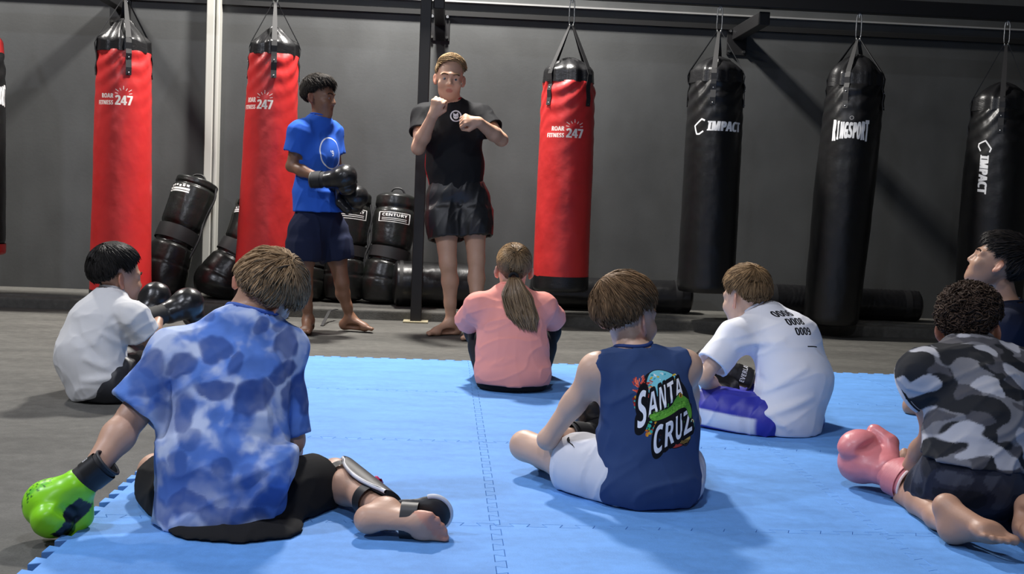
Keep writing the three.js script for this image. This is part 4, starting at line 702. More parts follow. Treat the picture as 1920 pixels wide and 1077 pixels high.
  const k = f.knR, a = f.anR, dn = nrm(sub(a, k)), out = nrm(V(0.62, 0.62, -0.48)), out2 = nrm(sub(out, dn.clone().multiplyScalar(out.dot(dn)))), sd = cross(dn, out2), o = t.position;
  const pad = [], padT = []; const gB = std({ color: new THREE.Color().setRGB(0.018, 0.018, 0.019), roughness: 0.5 }), gW = std({ color: new THREE.Color().setRGB(0.7, 0.7, 0.72), roughness: 0.5 });
  const L = k.distanceTo(a);
  // curved plate over the shin: thick shell as swept half ring
  const plate = (t0, t1, r0, r1, span, th, m, nm) => { const P = [], I = [], n = 24, q = 20; for (const lay of [0, 1]) for (let i = 0; i <= n; i++) for (let j = 0; j <= q; j++) { const tt = lerp(t0, t1, i / n), an = lerp(-span, span, j / q), ends = Math.sin(Math.PI * clamp(i / n, 0.04, 0.96)) ** 0.25, R = lerp(r0, r1, i / n) + (lay ? th : 0), p = add(add(add(k, dn, tt * L), out2, Math.cos(an * ends) * R), sd, Math.sin(an * ends) * R); P.push(p.x - o.x, p.y - o.y, p.z - o.z); } const W = q + 1, S = (n + 1) * W; for (const lay of [0, 1]) for (let i = 0; i < n; i++) for (let j = 0; j < q; j++) { const b = lay * S + i * W + j; lay ? I.push(b, b + W, b + 1, b + 1, b + W, b + W + 1) : I.push(b, b + 1, b + W, b + 1, b + W + 1, b + W); } for (let i = 0; i < n; i++) for (const j of [0, q]) { const b = i * W + j; I.push(b, b + W, b + S, b + S, b + W, b + W + S); } for (let j = 0; j < q; j++) for (const i of [0, n]) { const b = i * W + j; I.push(b, b + 1, b + S, b + S, b + 1, b + 1 + S); } const g = new THREE.BufferGeometry(); g.setAttribute('position', new THREE.Float32BufferAttribute(P, 3)); g.setIndex(I); g.computeVertexNormals(); return part(nm, g, m, sg); };
  plate(0.08, 0.98, 0.046, 0.034, 1.25, 0.016, gB, 'shin_pad');
  for (const s of [-1, 1]) { const pts = []; for (let i = 0; i <= 12; i++) { const tt = lerp(0.1, 0.96, i / 12), R = lerp(0.046, 0.034, i / 12) + 0.011, an = s * 1.22 * Math.sin(Math.PI * clamp(i / 12, 0.05, 0.95)) ** 0.25; pts.push(sub(add(add(add(k, dn, tt * L), out2, Math.cos(an) * R), sd, Math.sin(an) * R), o)); } part('piping', new THREE.TubeGeometry(new THREE.CatmullRomCurve3(pts), 40, 0.0055, 8), gW, sg, 'white piping'); }
  for (const [tt, w, R] of [[0.17, 0.036, 0.053], [0.74, 0.042, 0.043]]) part('leg_strap', sweep([-0.5, -0.17, 0.17, 0.5].map(e => add(add(k, dn, tt * L + e * w), out2, 0.0)), 4, 40, () => R, o, out2), gB, sg);
  { const c = add(add(add(k, dn, 0.5 * L), out2, 0.060), sd, -0.012), pts = [-0.02, -0.008, 0.006, 0.02].map((e, i) => sub(add(add(c, dn, e), sd, (i % 2) * 0.014 - 0.007), o)); part('emblem', new THREE.TubeGeometry(new THREE.CatmullRomCurve3(pts), 20, 0.005, 6), std({ color: new THREE.Color().setRGB(0.6, 0.02, 0.12), roughness: 0.5 }), sg, 'small pink-red emblem'); }
  const T = nrm(V(1, -0.03, 0.1)), D = nrm(V(0, 0.28, -1)), fc = add(add(f.anR, T, 0.06), D, -0.03);
  part('foot_strap', sweep([-0.02, -0.007, 0.007, 0.02].map(e => add(fc, T, e)), 4, 44, (q, an) => 0.043 / Math.sqrt((Math.cos(an) / 0.92) ** 2 + (Math.sin(an) / 1.04) ** 2), o, D), gB, sg);
  { // instep pad: rounded dish with a white rim, standing off the top of the foot
    const c = add(add(f.anR, T, 0.118), D, 0.012), X = T, Y = nrm(cross(D, T)), Zd = nrm(add(D, T, 0.2)); const e = [el(c, [0.042, 0.045, 0.014], X, Y, Zd, 0.01), el(add(f.anR, T, 0.06).addScaledVector(D, 0.008), [0.05, 0.034, 0.013], X, Y, Zd, 0.03)]; part('instep_pad', skin(e, 0.004, o), gB, sg);
    const rim = new THREE.TorusGeometry(0.043, 0.006, 8, 40, Math.PI * 1.25); rim.rotateZ(-Math.PI * 0.62); rim.scale(0.98, 1.06, 1); rim.applyMatrix4(new THREE.Matrix4().makeBasis(X, Y, nrm(cross(X, Y)))); const p = sub(c, o); rim.translate(p.x, p.y, p.z); part('rim', rim, gW, sg, 'white rim');
  }
  // bright green glove on the left hand, resting on the floor
  const green = { shell: gloveBlack.shell, shellV: std({ color: 0xffffff, vertexColors: true, roughness: 0.34 }), cuff: gloveBlack.cuff, rim: gloveBlack.rim, strap: strapTex('EVERLAST', '#151516', '#e8e8ea', 0.46, 0.75, 0) };
  glove(t, 'boxing_glove', add(f.wrL, nrm(sub(f.wrL, f.elL)), 0.004), V(-0.74, -0.62, 0.1), V(-0.5, 0.5, -0.62), 1, 0.9, green, { label: 'bright green boxing glove with dark scribbled print and black cuff', cuffL: 0.06, cuffR: 0.042, colour: (x, y, z, wx, wy, wz) => {
    if (y < -0.018 && z < 0.145 && x > -0.01 && x < 0.052 && z > 0.04) return [0.012, 0.014, 0.02];
    const l = Math.abs(noise(x * 75, z * 60 + 3, y * 30)), pr = y > 0.0 && z > 0.06 && z < 0.19 && l < 0.07 ? 1 : 0, b = sstep(0.0, 0.3, fbm(x * 18, y * 18, z * 18)) * (y > 0.01 ? 1 : 0); const g1 = [0.30, 0.80, 0.02], g2 = [0.03, 0.42, 0.05]; const c = [0, 1, 2].map(e => lerp(g1[e], g2[e], b * 0.55)); return pr ? [0.01, 0.09, 0.03] : c; } });
}
// ---------- girl in the coral shirt ----------
{
  const f = { s: 0.7, hk: 0.93, P: V(0.3129, 0.0767, -4.92), M: V(0.3103, 0.1856, -4.95), C: V(0.303, 0.293, -4.98), N: V(0.2944, 0.4187, -5), neckTop: V(0.3007, 0.4672, -5.02), hd: V(0.3071, 0.5137, -5.04), face: V(-0.03, 0.12, -1), up: up_,
    shL: V(0.1593, 0.3565, -4.98), shR: V(0.4346, 0.3661, -4.98), elL: V(0.1069, 0.2599, -5.14), wrL: V(0.2535, 0.2289, -5.36), elR: V(0.51, 0.2859, -5.14), wrR: V(0.4057, 0.2341, -5.36),
    hipL: V(0.2423, 0.0526, -4.94), hipR: V(0.383, 0.057, -4.94), knL: V(0.1653, 0.2207, -5.27), anL: V(0.2194, -0.0163, -5.42), knR: V(0.4896, 0.2316, -5.27), anR: V(0.4716, -0.0084, -5.42) };
  const t = personGroup('girl with a long ponytail in a coral pink shirt sitting on the mats', V(f.P.x, 0, f.P.z)), G = figure(f);
  addBody(t, [...G.torso, ...G.shoulder, ...G.neck, ...G.arm, ...G.leg, ...G.head, ...footPrims(f.anL, V(0, -0.15, -1), V(0, 1, -0.15), 0.8, -1), ...footPrims(f.anR, V(0, -0.15, -1), V(0, 1, -0.15), 0.8, 1), ...fistPrims(f.wrL, V(1, 0, -0.4), V(0, 0.3, -1), 0.75, 1), ...fistPrims(f.wrR, V(-1, 0, -0.4), V(0, 0.3, -1), 0.75, -1)], SK.pale, G.H, 0.006);
  const st = { c1: [0.07, 0.042, 0.022], c2: [0.38, 0.245, 0.125], th: 0.011, len: 0.1, lift: 0.02, mess: 0.12, n: 2600, lr: 0.0022, side: 1, whorl: [0, -0.35, 0.94], sweep: [0, 0, 0], seed: 3, rough: 0.38, label: 'brown hair drawn back smoothly into a ponytail' };
  const hp = hairPart(t, G.H, st); addEyes(t, G.H);
  // ponytail
  const tie = G.H.P(0.01, -0.01, -0.118), o = t.position, P = [], Cc = [], I = [];
  for (let m = 0; m < 700; m++) {
    const an = rr(0, 6.28), q = Math.sqrt(rnd()), sxx = Math.cos(an) * q, sz = Math.sin(an) * q, lenK = rr(0.8, 1.04) - (rnd() < 0.15 ? rr(0, 0.3) : 0), tone = clamp(0.5 + 0.4 * noise(sxx * 4, sz * 4, 2) + rr(-0.3, 0.3), 0, 1), c = [0, 1, 2].map(e => lerp(st.c1[e], st.c2[e], tone)), pts = [], ph = rr(0, 6.28);
    for (let i = 0; i <= 9; i++) { const v = i / 9 * lenK, wd = 0.018 + 0.05 * sstep(0, 0.35, v) - 0.025 * sstep(0.7, 1, v); pts.push(V(tie.x + 0.012 * v * 3 + sxx * wd + 0.05 * v * v * 0.6 + 0.006 * Math.sin(v * 9 + ph) * v, tie.y + 0.016 * Math.sin(Math.min(1, v * 6) * Math.PI) - 0.225 * v, tie.z + 0.028 * Math.sin(Math.min(1, v * 5) * 1.57) + 0.045 * v + sz * wd * 0.45)); }
    const b = P.length / 3, n = pts.length; for (let i = 0; i < n; i++) { const r = 0.0026 * (i === n - 1 ? 0.1 : 1); for (let e = 0; e < 3; e++) { P.push(pts[i].x + Math.cos(e * 2.094) * r - o.x, pts[i].y - o.y, pts[i].z + Math.sin(e * 2.094) * r - o.z); Cc.push(...c); } }
    for (let i = 0; i < n - 1; i++) for (let e = 0; e < 3; e++) { const a1 = b + i * 3 + e, d1 = b + i * 3 + (e + 1) % 3; I.push(a1, a1 + 3, d1, d1, a1 + 3, d1 + 3); }
  }
  const pg = new THREE.BufferGeometry(); pg.setAttribute('position', new THREE.Float32BufferAttribute(P, 3)); pg.setAttribute('color', new THREE.Float32BufferAttribute(Cc, 3)); pg.setIndex(I); pg.computeVertexNormals();
  const pt = part('ponytail', pg, std({ vertexColors: true, roughness: 0.4 }), t); const tg = new THREE.TorusGeometry(0.017, 0.007, 8, 24); const tp = sub(add(tie, V(0, 0, 0.004)), o); tg.translate(tp.x, tp.y, tp.z); part('hair_tie', tg, black(0.015), pt);
  shirt(t, f, G, { P: [0.168, 0.125], M: [0.15, 0.115], C: [0.14, 0.105], low: add(f.P, V(0, -0.01, 0.01)), off: 0.012, neckR: 0.07, cell: 0.005, mat: clothMat({ color: new THREE.Color().setRGB(0.90, 0.345, 0.285) }), collar: clothMat({ color: new THREE.Color().setRGB(0.88, 0.33, 0.27) }),
    sleeves: [{ a: f.shL, b: mix(f.shL, f.elL, 0.9), r0: 0.058, r1: 0.062 }, { a: f.shR, b: mix(f.shR, f.elR, 0.9), r0: 0.058, r1: 0.062 }], hem: [plane(V(0, 0.03, 0), V(0, -1, 0.0))],
    extra: [rc(V(0.1809, 0.0943, -4.9), V(0.2198, 0.0665, -4.86), 0.035, 0.03, 0.03), rc(V(0.4366, 0.1024, -4.9), V(0.4001, 0.0651, -4.86), 0.035, 0.03, 0.03)],
    disp: folds([[V(0.9, 0.3, 0.2).normalize(), 16, 0.25, 0.8], [V(0, 1, 0), 13, 0.25, 0.35]], 0.007, 4.4) });
  shorts(t, f, { P: [0.155, 0.115], dy: -0.02, legs: [[f.hipL, f.knL, 1.0, 0.075, 0.058], [f.hipR, f.knR, 1.0, 0.075, 0.058]], extra: [rc(f.knL, f.anL, 0.056, 0.045, 0.03), rc(f.knR, f.anR, 0.056, 0.045, 0.03)], mat: black(0.012), cut: [plane(V(0, 0.003, 0), V(0, -1, 0))], cell: 0.007 }, 'leggings');
}
// ---------- boy in the navy sleeveless shirt ----------
{
  const f = { s: 0.78, hk: 0.93, aw: 0.95, P: V(0.5802, 0.073, -3.06), M: V(0.581, 0.198, -3.09), C: V(0.5651, 0.2884, -3.11), N: V(0.5443, 0.3885, -3.14), neckTop: V(0.5296, 0.4489, -3.16), hd: V(0.5218, 0.4899, -3.2), nw: 0.95, face: V(0.74, 0.0, -0.67), up: up_,
    shL: V(0.432, 0.3546, -3.1), shR: V(0.6861, 0.3629, -3.16), elL: V(0.3068, 0.1457, -3.16), wrL: V(0.4119, 0.1307, -3.33), elR: V(0.7561, 0.1773, -3.34), wrR: V(0.6102, 0.1292, -3.48),
    hipL: V(0.4994, 0.0585, -3.08), hipR: V(0.6592, 0.0517, -3.1), knL: V(0.2579, 0.0888, -3.34), anL: V(0.4511, -0.043, -3.56), knR: V(0.7491, 0.0612, -3.5), anR: V(0.3947, -0.019, -3.44) };
  const t = personGroup('boy in a navy sleeveless shirt with a bright back print sitting cross-legged', V(f.P.x, 0, f.P.z)), G = figure(f);
  addBody(t, [...G.torso, ...G.shoulder, ...G.neck, ...G.arm, ...G.leg, ...G.head, ...footPrims(f.anR, V(-1, -0.1, 0.1), V(-0.1, 0.5, 1), 0.85, 1)], SK.pale, G.H, 0.0058);
  hairPart(t, G.H, { c1: [0.045, 0.025, 0.013], c2: [0.30, 0.18, 0.09], th: 0.016, topAdd: 0.008, backAdd: 0.006, len: 0.05, lift: 0.16, mess: 0.5, n: 3600, lr: 0.0023, sweep: [-0.5, 0, 0.3], side: 0.6, seed: 5, label: 'short brown hair' }); addEyes(t, G.H, [0.1, 0.12, 0.12], [0.1, 0.06, 0.03]);
  const art = canvasTex(1024, 1024, (g, w, h) => {
    g.fillStyle = '#334872'; g.fillRect(0, 0, w, h); g.save(); g.translate(w * 0.555, h * 0.50); g.scale(2.3, 2.6);
    const blob = (c, pts, ol = '#121319') => { g.beginPath(); pts.forEach(([x, y], i) => { const n = pts[(i + 1) % pts.length]; const mx = (x + n[0]) / 2, my = (y + n[1]) / 2; i ? g.quadraticCurveTo(x, y, mx, my) : g.moveTo(mx, my); }); const [x, y] = pts[0], n = pts[1]; g.quadraticCurveTo(x, y, (x + n[0]) / 2, (y + n[1]) / 2); g.closePath(); g.fillStyle = c; g.fill(); if (ol) { g.lineWidth = 2; g.strokeStyle = ol; g.stroke(); } };
    g.rotate(0.03);
    blob('#141821', [[-82, -40], [-40, -92], [30, -95], [75, -60], [98, 0], [92, 50], [60, 85], [0, 98], [-50, 60], [-85, 20]]);
    blob('#7fd0dc', [[-48, -70], [-20, -98], [30, -94], [70, -66], [20, -40], [-30, -20], [-50, -40]]);
    for (let i = 0; i < 24; i++) { g.fillStyle = ['#2f9fb4', '#e9f4f4', '#d9b93a'][i % 3]; g.beginPath(); g.ellipse(rr(-40, 55), rr(-88, -50), rr(2, 8), rr(1, 2.6), rr(-0.7, 0.1), 0, 7); g.fill(); }
    for (let i = 0; i < 70; i++) { const a = rr(0, 6.28), r = rr(2, 27); g.strokeStyle = ['#e0523f', '#c43a2e', '#f07a5c'][i % 3]; g.lineWidth = 3; g.beginPath(); g.moveTo(-58 + Math.cos(a) * r, -52 + Math.sin(a) * r); g.lineTo(-58 + Math.cos(a + 0.3) * (r + 7), -52 + Math.sin(a + 0.3) * (r + 7)); g.stroke(); }
    for (let i = 0; i < 90; i++) { const x = rr(-88, -40), y = rr(-30, 70); g.fillStyle = ['#c8413a', '#e3a52f', '#57b84a', '#39b3a6', '#d97a2c', '#8c2f2a'][i % 6]; g.beginPath(); g.ellipse(x + y * 0.35, y, rr(2, 7), rr(2, 5), rr(0, 3), 0, 7); g.fill(); }
    for (let i = 0; i < 40; i++) { g.fillStyle = ['#c8413a', '#39b3a6', '#57b84a', '#a33'][i % 4]; g.beginPath(); g.ellipse(rr(-20, 80), rr(-30, 60), rr(2, 5), rr(2, 5), 0, 0, 7); g.fill(); }
    blob('#e2a33a', [[-30, 88], [-12, 80], [2, 92], [-8, 118], [-18, 104], [-26, 120]]); blob('#c0443a', [[-5, 85], [25, 62], [60, 66], [78, 80], [50, 100], [10, 108]]); blob('#d9b35a', [[30, 92], [48, 72], [76, 70], [82, 82], [60, 98]]); for (let i = 0; i < 5; i++) { g.strokeStyle = '#2a1a10'; g.lineWidth = 2; g.beginPath(); g.arc(58, 84, 3 + i * 3.2, 0, 5); g.stroke(); }
    blob('#59c3cf', [[40, 58], [70, 40], [96, 30], [100, 48], [92, 66], [62, 68]]); for (let i = 0; i < 5; i++) { g.strokeStyle = '#17505c'; g.lineWidth = 1.6; g.beginPath(); g.arc(102, 40, 12 + i * 6, 2.2, 3.6); g.stroke(); } g.fillStyle = '#f0e2a0'; g.beginPath(); g.arc(93, 37, 5, 0, 7); g.fill(); g.fillStyle = '#111'; g.beginPath(); g.arc(93, 37, 2.4, 0, 7); g.fill();
    // lettering first, then the reptile across it
    const word = (T, ws, x0, y0, hgt, slope, gap) => { let x = x0; T.split('').forEach((ch, i) => { const wd = ws[i]; for (const [lw, c] of [[17, '#0d0e14'], [0, '#f4f5fa']]) { g.save(); g.transform(1, slope, -0.10, 1, x + wd / 2, y0 + slope * (x - x0)); g.font = 'bold 60px sans-serif'; const m = g.measureText(ch).width; g.scale((wd - 3) / m, hgt[i] / 44); g.textAlign = 'center'; g.textBaseline = 'middle'; if (lw) { g.lineWidth = lw; g.lineJoin = 'round'; g.strokeStyle = c; g.strokeText(ch, 0, 0); } else { g.fillStyle = c; g.fillText(ch, 0, 0); } g.restore(); } x += wd + gap; }); };
    word('SANTA', [32, 32, 30, 28, 30], -84, 4, [92, 60, 60, 56, 50], -0.42, 0);
    word('CRUZ', [36, 38, 34, 38], -48, 82, [70, 62, 62, 60], -0.42, -2);
    g.translate(0, 10); blob('#69b23c', [[-52, 18], [-50, 8], [-20, 2], [20, -10], [34, -30], [48, -42], [66, -40], [90, -26], [100, 0], [90, 24], [80, 18], [76, -6], [54, -6], [22, 10], [-10, 22], [-40, 28]]);
    for (let i = 0; i < 120; i++) { const u = rnd(), x = lerp(-48, 90, u), y = lerp(12, -24, u) + rr(-9, 9); g.strokeStyle = i % 2 ? '#3f7d24' : '#8fd156'; g.lineWidth = 1.4; g.beginPath(); g.arc(x, y, 2, 0, 2); g.stroke(); }
    g.fillStyle = '#e9a93a'; g.beginPath(); g.ellipse(56, -38, 7, 6, 0, 0, 7); g.fill(); g.fillStyle = '#1a1208'; g.beginPath(); g.ellipse(56, -38, 2, 5, 0, 0, 7); g.fill();
    g.restore();
  });
  const mat = clothMat({ map: art }), armCut = (sh, dx) => [rc(add(sh, V(dx * 0.052, 0.10, 0)), add(sh, V(dx * 0.055, -0.03, 0.0)), 0.058, 0.062, 0.01, 's'), ec(add(sh, V(dx * 0.055, -0.02, 0.0)), add(sh, V(dx < 0 ? -0.026 : 0.085, -0.125, 0)), V(1, 0, 0), [0.058, 0.2], [0.042, 0.2], 0.01, 's')];
  shirt(t, f, G, { P: [0.15, 0.108], M: [0.136, 0.098], C: [0.13, 0.092], low: add(f.P, V(0, -0.02, 0.008)), off: 0.009, neckR: 0.066, neckDrop: 0.0, cell: 0.0045, mat, collar: clothMat({ color: new THREE.Color().setRGB(0.028, 0.055, 0.19) }), label: 'navy sleeveless shirt with SANTA CRUZ lettering and a green reptile',
    print: { side: -1, w: 0.42, h: 0.42, c: mix(f.P, f.N, 0.55) }, cut: [...armCut(f.shL, -1), ...armCut(f.shR, 1)],
    hem: [plane(V(0, 0.006, 0), V(0, -1, 0))], disp: folds([[V(0.8, 0.45, 0).normalize(), 12, 0.22, 0.7], [V(-0.3, 0.9, 0).normalize(), 13, 0.3, 0.35]], 0.010, 7.7) }, 'tank_top');
  const sh = shorts(t, f, { P: [0.14, 0.105], dy: -0.01, legs: [[f.hipL, f.knL, 0.5, 0.085, 0.085], [f.hipR, f.knR, 0.45, 0.08, 0.08]], mat: clothMat({ color: new THREE.Color().setRGB(0.68, 0.69, 0.74) }), disp: folds([[V(0.2, 1, 0.2).normalize(), 15, 0.25, 1]], 0.006, 9), cut: [plane(V(0, 0.003, 0), V(0, -1, 0))], cell: 0.005 });
  { const m0 = mix(f.hipL, f.knL, 0.38), d = nrm(sub(f.knL, f.hipL)), nrmU = nrm(V(-0.1, 0.72, 0.7)), s = nrm(cross(d, nrmU)), nn = cross(s, d), shp = new THREE.Shape(); shp.moveTo(-0.022, -0.001); shp.quadraticCurveTo(-0.016, -0.014, 0.0, -0.007); shp.lineTo(0.03, 0.006); shp.lineTo(0.0, 0.001); shp.quadraticCurveTo(-0.012, -0.003, -0.022, -0.001); const g = new THREE.ExtrudeGeometry(shp, { depth: 0.003, bevelEnabled: false }); const w = nrm(V(0.25, -0.75, 0.6)); const wx = nrm(sub(w, nn.clone().multiplyScalar(w.dot(nn)))); g.applyMatrix4(new THREE.Matrix4().makeBasis(wx, cross(nn, wx), nn)); const p = sub(add(m0, nn, 0.094), t.position); g.translate(p.x, p.y, p.z); part('emblem', g, black(0.01), sh, 'small black check mark'); }
  glove(t, 'boxing_glove', add(f.wrL, V(0.02, -0.002, -0.01)), V(0.75, -0.15, -0.65), V(0.3, 0.9, 0.2), -1, 0.9, gloveBlack, { label: 'black boxing glove on the near hand' });
  glove(t, 'boxing_glove', add(f.wrR, V(-0.03, 0.03, 0.0)), V(-0.95, 0.12, 0.15), V(0.1, 0.75, 0.65), 1, 0.95, { ...gloveBlack, strap: strapTex('HYBRID', '#1b1b1c', '#e0403a', 0.5, 1.0) }, { label: 'black and silver boxing glove with red lettering on the far hand' });
}
// ---------- boy in the white shirt with printed numbers ----------
{
  const f = { s: 0.78, hk: 0.93, P: V(1.288, 0.0524, -4.14), M: V(1.333, 0.1922, -4.17), C: V(1.307, 0.3255, -4.23), N: V(1.229, 0.424, -4.28), neckTop: V(1.195, 0.4539, -4.3), hd: V(1.168, 0.4781, -4.32), face: V(-0.5, -0.12, -0.86), up: V(-0.05, 1, 0),
    shL: V(1.108, 0.3509, -4.2), shR: V(1.413, 0.3507, -4.4), elL: V(0.9708, 0.1936, -4.14), wrL: V(1.1, 0.1005, -4.36), elR: V(1.34, 0.1267, -4.55), wrR: V(1.2, 0.1629, -4.5),
    hipL: V(1.186, 0.0469, -4.08), hipR: V(1.375, 0.0295, -4.22), knL: V(0.9984, 0.0601, -4.24), anL: V(1.255, 0.0073, -4.5), knR: V(1.279, 0.0363, -4.68), anR: V(1.115, 0.0115, -4.42) };
  const t = personGroup('boy in a white shirt with black printed numbers and blue satin shorts', V(f.P.x, 0, f.P.z)), G = figure(f);
  addBody(t, [...G.torso, ...G.shoulder, ...G.neck, ...G.arm, ...G.leg, ...G.head], SK.pale, G.H, 0.0055);
  hairPart(t, G.H, { c1: [0.07, 0.04, 0.02], c2: [0.34, 0.215, 0.105], th: 0.016, topAdd: 0.006, len: 0.045, lift: 0.16, mess: 0.4, n: 3200, lr: 0.0023, sweep: [0, 0, 0.5], side: 0.55, seed: 8, label: 'short warm brown hair' }); addEyes(t, G.H);
  const art = canvasTex(1024, 1024, (g, w, h) => { g.fillStyle = '#eeeff5'; g.fillRect(0, 0, w, h); g.fillStyle = '#16161a'; const D = (s, x, y, sc = 1) => { for (const d of [-3, 0, 3]) sx(g, s, x + d, y, 155 * sc, 'bold 92px monospace', 1.0); }; D('0006', 425, 180); D('0008', 452, 275); D('0009', 478, 370); g.fillStyle = '#16161a'; g.fillRect(470, 500, 120, 10); });
  shirt(t, f, G, { P: [0.158, 0.125], M: [0.148, 0.118], C: [0.142, 0.108], low: add(f.P, V(0.0, -0.012, 0.01)), off: 0.012, neckR: 0.064, cell: 0.0048, mat: clothMat({ map: art }), collar: clothMat({ color: new THREE.Color().setRGB(0.78, 0.79, 0.84) }), label: 'white shirt printed with black numbers ending in 0009',
    print: { side: -1, w: 0.46, h: 0.46, c: mix(f.M, f.N, 0.35) },
    sleeves: [{ a: f.shL, b: mix(f.shL, f.elL, 0.72), r0: 0.06, r1: 0.066 }, { a: f.shR, b: mix(f.shR, f.elR, 0.72), r0: 0.06, r1: 0.062 }],
    hem: [plane(V(1.188, 0.0195, -4), V(-0.42, -0.9, 0).normalize())], disp: both(folds([[V(0.9, 0.35, -0.1).normalize(), 12, 0.2, 0.7]], 0.006, 11.1), creases([[V(1.097, 0.3152, -4.05), V(1.253, 0.3457, -4.05), 0.016, 0.009], [V(1.113, 0.2824, -4.05), V(1.193, 0.1908, -4.05), 0.016, -0.010], [V(1.175, 0.1608, -4.05), V(1.328, 0.254, -4.05), 0.014, 0.008], [V(1.144, 0.0713, -4.05), V(1.354, 0.1465, -4.05), 0.016, 0.009], [V(1.128, 0.12, -4.05), V(1.261, 0.0351, -4.05), 0.014, 0.008]], f.P.z)) });
  const d0 = nrm(sub(f.knL, f.hipL)), side = nrm(cross(d0, up_));
  shorts(t, f, { P: [0.136, 0.105], dy: -0.01, legs: [[f.hipL, f.knL, 1.0, 0.08, 0.088], [f.hipR, f.knR, 1.0, 0.09, 0.084]], mat: silkMat({ color: 0xffffff, vertexColors: true }), cell: 0.005, color: (x, y, z) => { const p = V(x, y, z).sub(f.hipL), l = p.dot(d0), q = y - (f.hipL.y + d0.y * l); const v = sstep(0.034, 0.026, Math.abs(q + 0.012)) * sstep(-0.02, 0.0, l); return [0, 1, 2].map(i => lerp([0.026, 0.03, 0.36][i], [0.7, 0.72, 0.8][i], v)); }, disp: folds([[V(0.4, 1, 0).normalize(), 14, 0.3, 1]], 0.008, 13), cut: [plane(V(0, 0.003, 0), V(0, -1, 0))], label: 'blue satin shorts with a white side panel' });
  glove(t, 'boxing_glove', add(f.wrR, V(-0.01, 0, 0)), V(-0.92, 0.28, -0.15), V(0.15, 0.6, 0.75), 1, 0.95, { ...gloveBlack, strap: strapTex('EVERLAST', '#141415', '#ececec', 0.5, 1.0) }, { label: 'black boxing glove with white lettering on the cuff', thumbHole: true });
  glove(t, 'boxing_glove', f.wrL, V(0.3, 0.0, -0.9), V(0, 1, 0.2), -1, 0.9, gloveBlack, { label: 'black boxing glove in the lap' });
}
// ---------- boy in the plain white shirt ----------
{
  const f = { s: 0.73, hk: 0.99, P: V(-1.331, 0.0581, -4.5), M: V(-1.379, 0.155, -4.52), C: V(-1.353, 0.2749, -4.55), N: V(-1.322, 0.3708, -4.58), neckTop: V(-1.313, 0.4057, -4.6), hd: V(-1.311, 0.4471, -4.62), face: V(0.74, -0.06, -0.67), up: V(0.02, 1, 0),
    shL: V(-1.442, 0.2935, -4.72), shR: V(-1.203, 0.3145, -4.46), elL: V(-1.391, 0.1133, -4.9), wrL: V(-1.309, 0.2544, -4.98), elR: V(-1.138, 0.2118, -4.5), wrR: V(-1.149, 0.3031, -4.68),
    hipL: V(-1.404, 0.0285, -4.62), hipR: V(-1.27, 0.0453, -4.46), knL: V(-1.312, 0.084, -5), anL: V(-1.232, -0.0311, -4.9), knR: V(-1.179, 0.086, -4.66), anR: V(-1.279, -0.0313, -4.85) };
  const t = personGroup('boy with black hair in a plain white shirt sitting on the rubber floor', V(f.P.x, FLOOR, f.P.z)), G = figure(f);
  addBody(t, [...G.torso, ...G.shoulder, ...G.neck, ...G.arm, ...G.leg, ...G.head], SK.tan, G.H, 0.0055);
  hairPart(t, G.H, { c1: [0.006, 0.0055, 0.005], c2: [0.03, 0.027, 0.025], th: 0.017, topAdd: 0.006, len: 0.045, lift: 0.12, mess: 0.25, n: 3000, lr: 0.0024, whorl: [0.05, 0.85, -0.5], sweep: [0, 0, 0.3], side: 0.7, seed: 15, rough: 0.5, label: 'short straight black hair' }); addEyes(t, G.H);
  shirt(t, f, G, { P: [0.15, 0.12], M: [0.145, 0.118], C: [0.132, 0.104], low: add(f.P, V(-0.005, -0.012, 0)), off: 0.012, neckR: 0.068, cell: 0.0048, mat: clothMat({ color: new THREE.Color().setRGB(0.68, 0.68, 0.68) }), collar: clothMat({ color: new THREE.Color().setRGB(0.68, 0.68, 0.69) }),
    sleeves: [{ a: f.shR, b: mix(f.shR, f.elR, 0.72), r0: 0.058, r1: 0.064 }, { a: f.shL, b: mix(f.shL, f.elL, 0.7), r0: 0.056, r1: 0.06 }], hem: [plane(V(-1.265, 0.0205, -4.36), V(0.3, -0.95, 0).normalize())],
    disp: both(folds([[V(0.85, 0.42, 0.1).normalize(), 13, 0.2, 0.9], [V(-0.4, 0.8, 0.1).normalize(), 15, 0.25, 0.5]], 0.007, 17.2), creases([[V(-1.379, 0.2366, -4.4), V(-1.254, 0.1173, -4.4), 0.016, -0.009], [V(-1.348, 0.1555, -4.4), V(-1.221, 0.1018, -4.4), 0.014, 0.009], [V(-1.256, 0.3063, -4.4), V(-1.199, 0.2261, -4.4), 0.016, -0.01], [V(-1.357, 0.0728, -4.4), V(-1.221, 0.0853, -4.4), 0.014, 0.008], [V(-1.3, 0.2536, -4.4), V(-1.235, 0.2044, -4.4), 0.012, 0.007]], f.P.z)) });
  shorts(t, f, { P: [0.14, 0.11], dy: -0.012, legs: [[f.hipL, f.knL, 1.0, 0.08, 0.07], [f.hipR, f.knR, 1.0, 0.082, 0.074]], mat: silkMat({ color: new THREE.Color().setRGB(0.03, 0.031, 0.036) }), disp: folds([[V(0.4, 1, 0).normalize(), 16, 0.3, 1]], 0.008, 19), cut: [plane(V(0, FLOOR + 0.003, 0), V(0, -1, 0))] });
  glove(t, 'boxing_glove', f.wrR, V(0.75, 0.28, -0.55), V(-0.2, 0.9, 0.4), -1, 1.02, gloveBlack, { label: 'black boxing glove raised on the near hand', thumbHole: true });
  glove(t, 'boxing_glove', f.wrL, V(0.3, 0.5, -0.5), V(-0.5, 0.4, 0.7), 1, 1.02, gloveBlack, { label: 'black boxing glove raised on the far hand' });
}
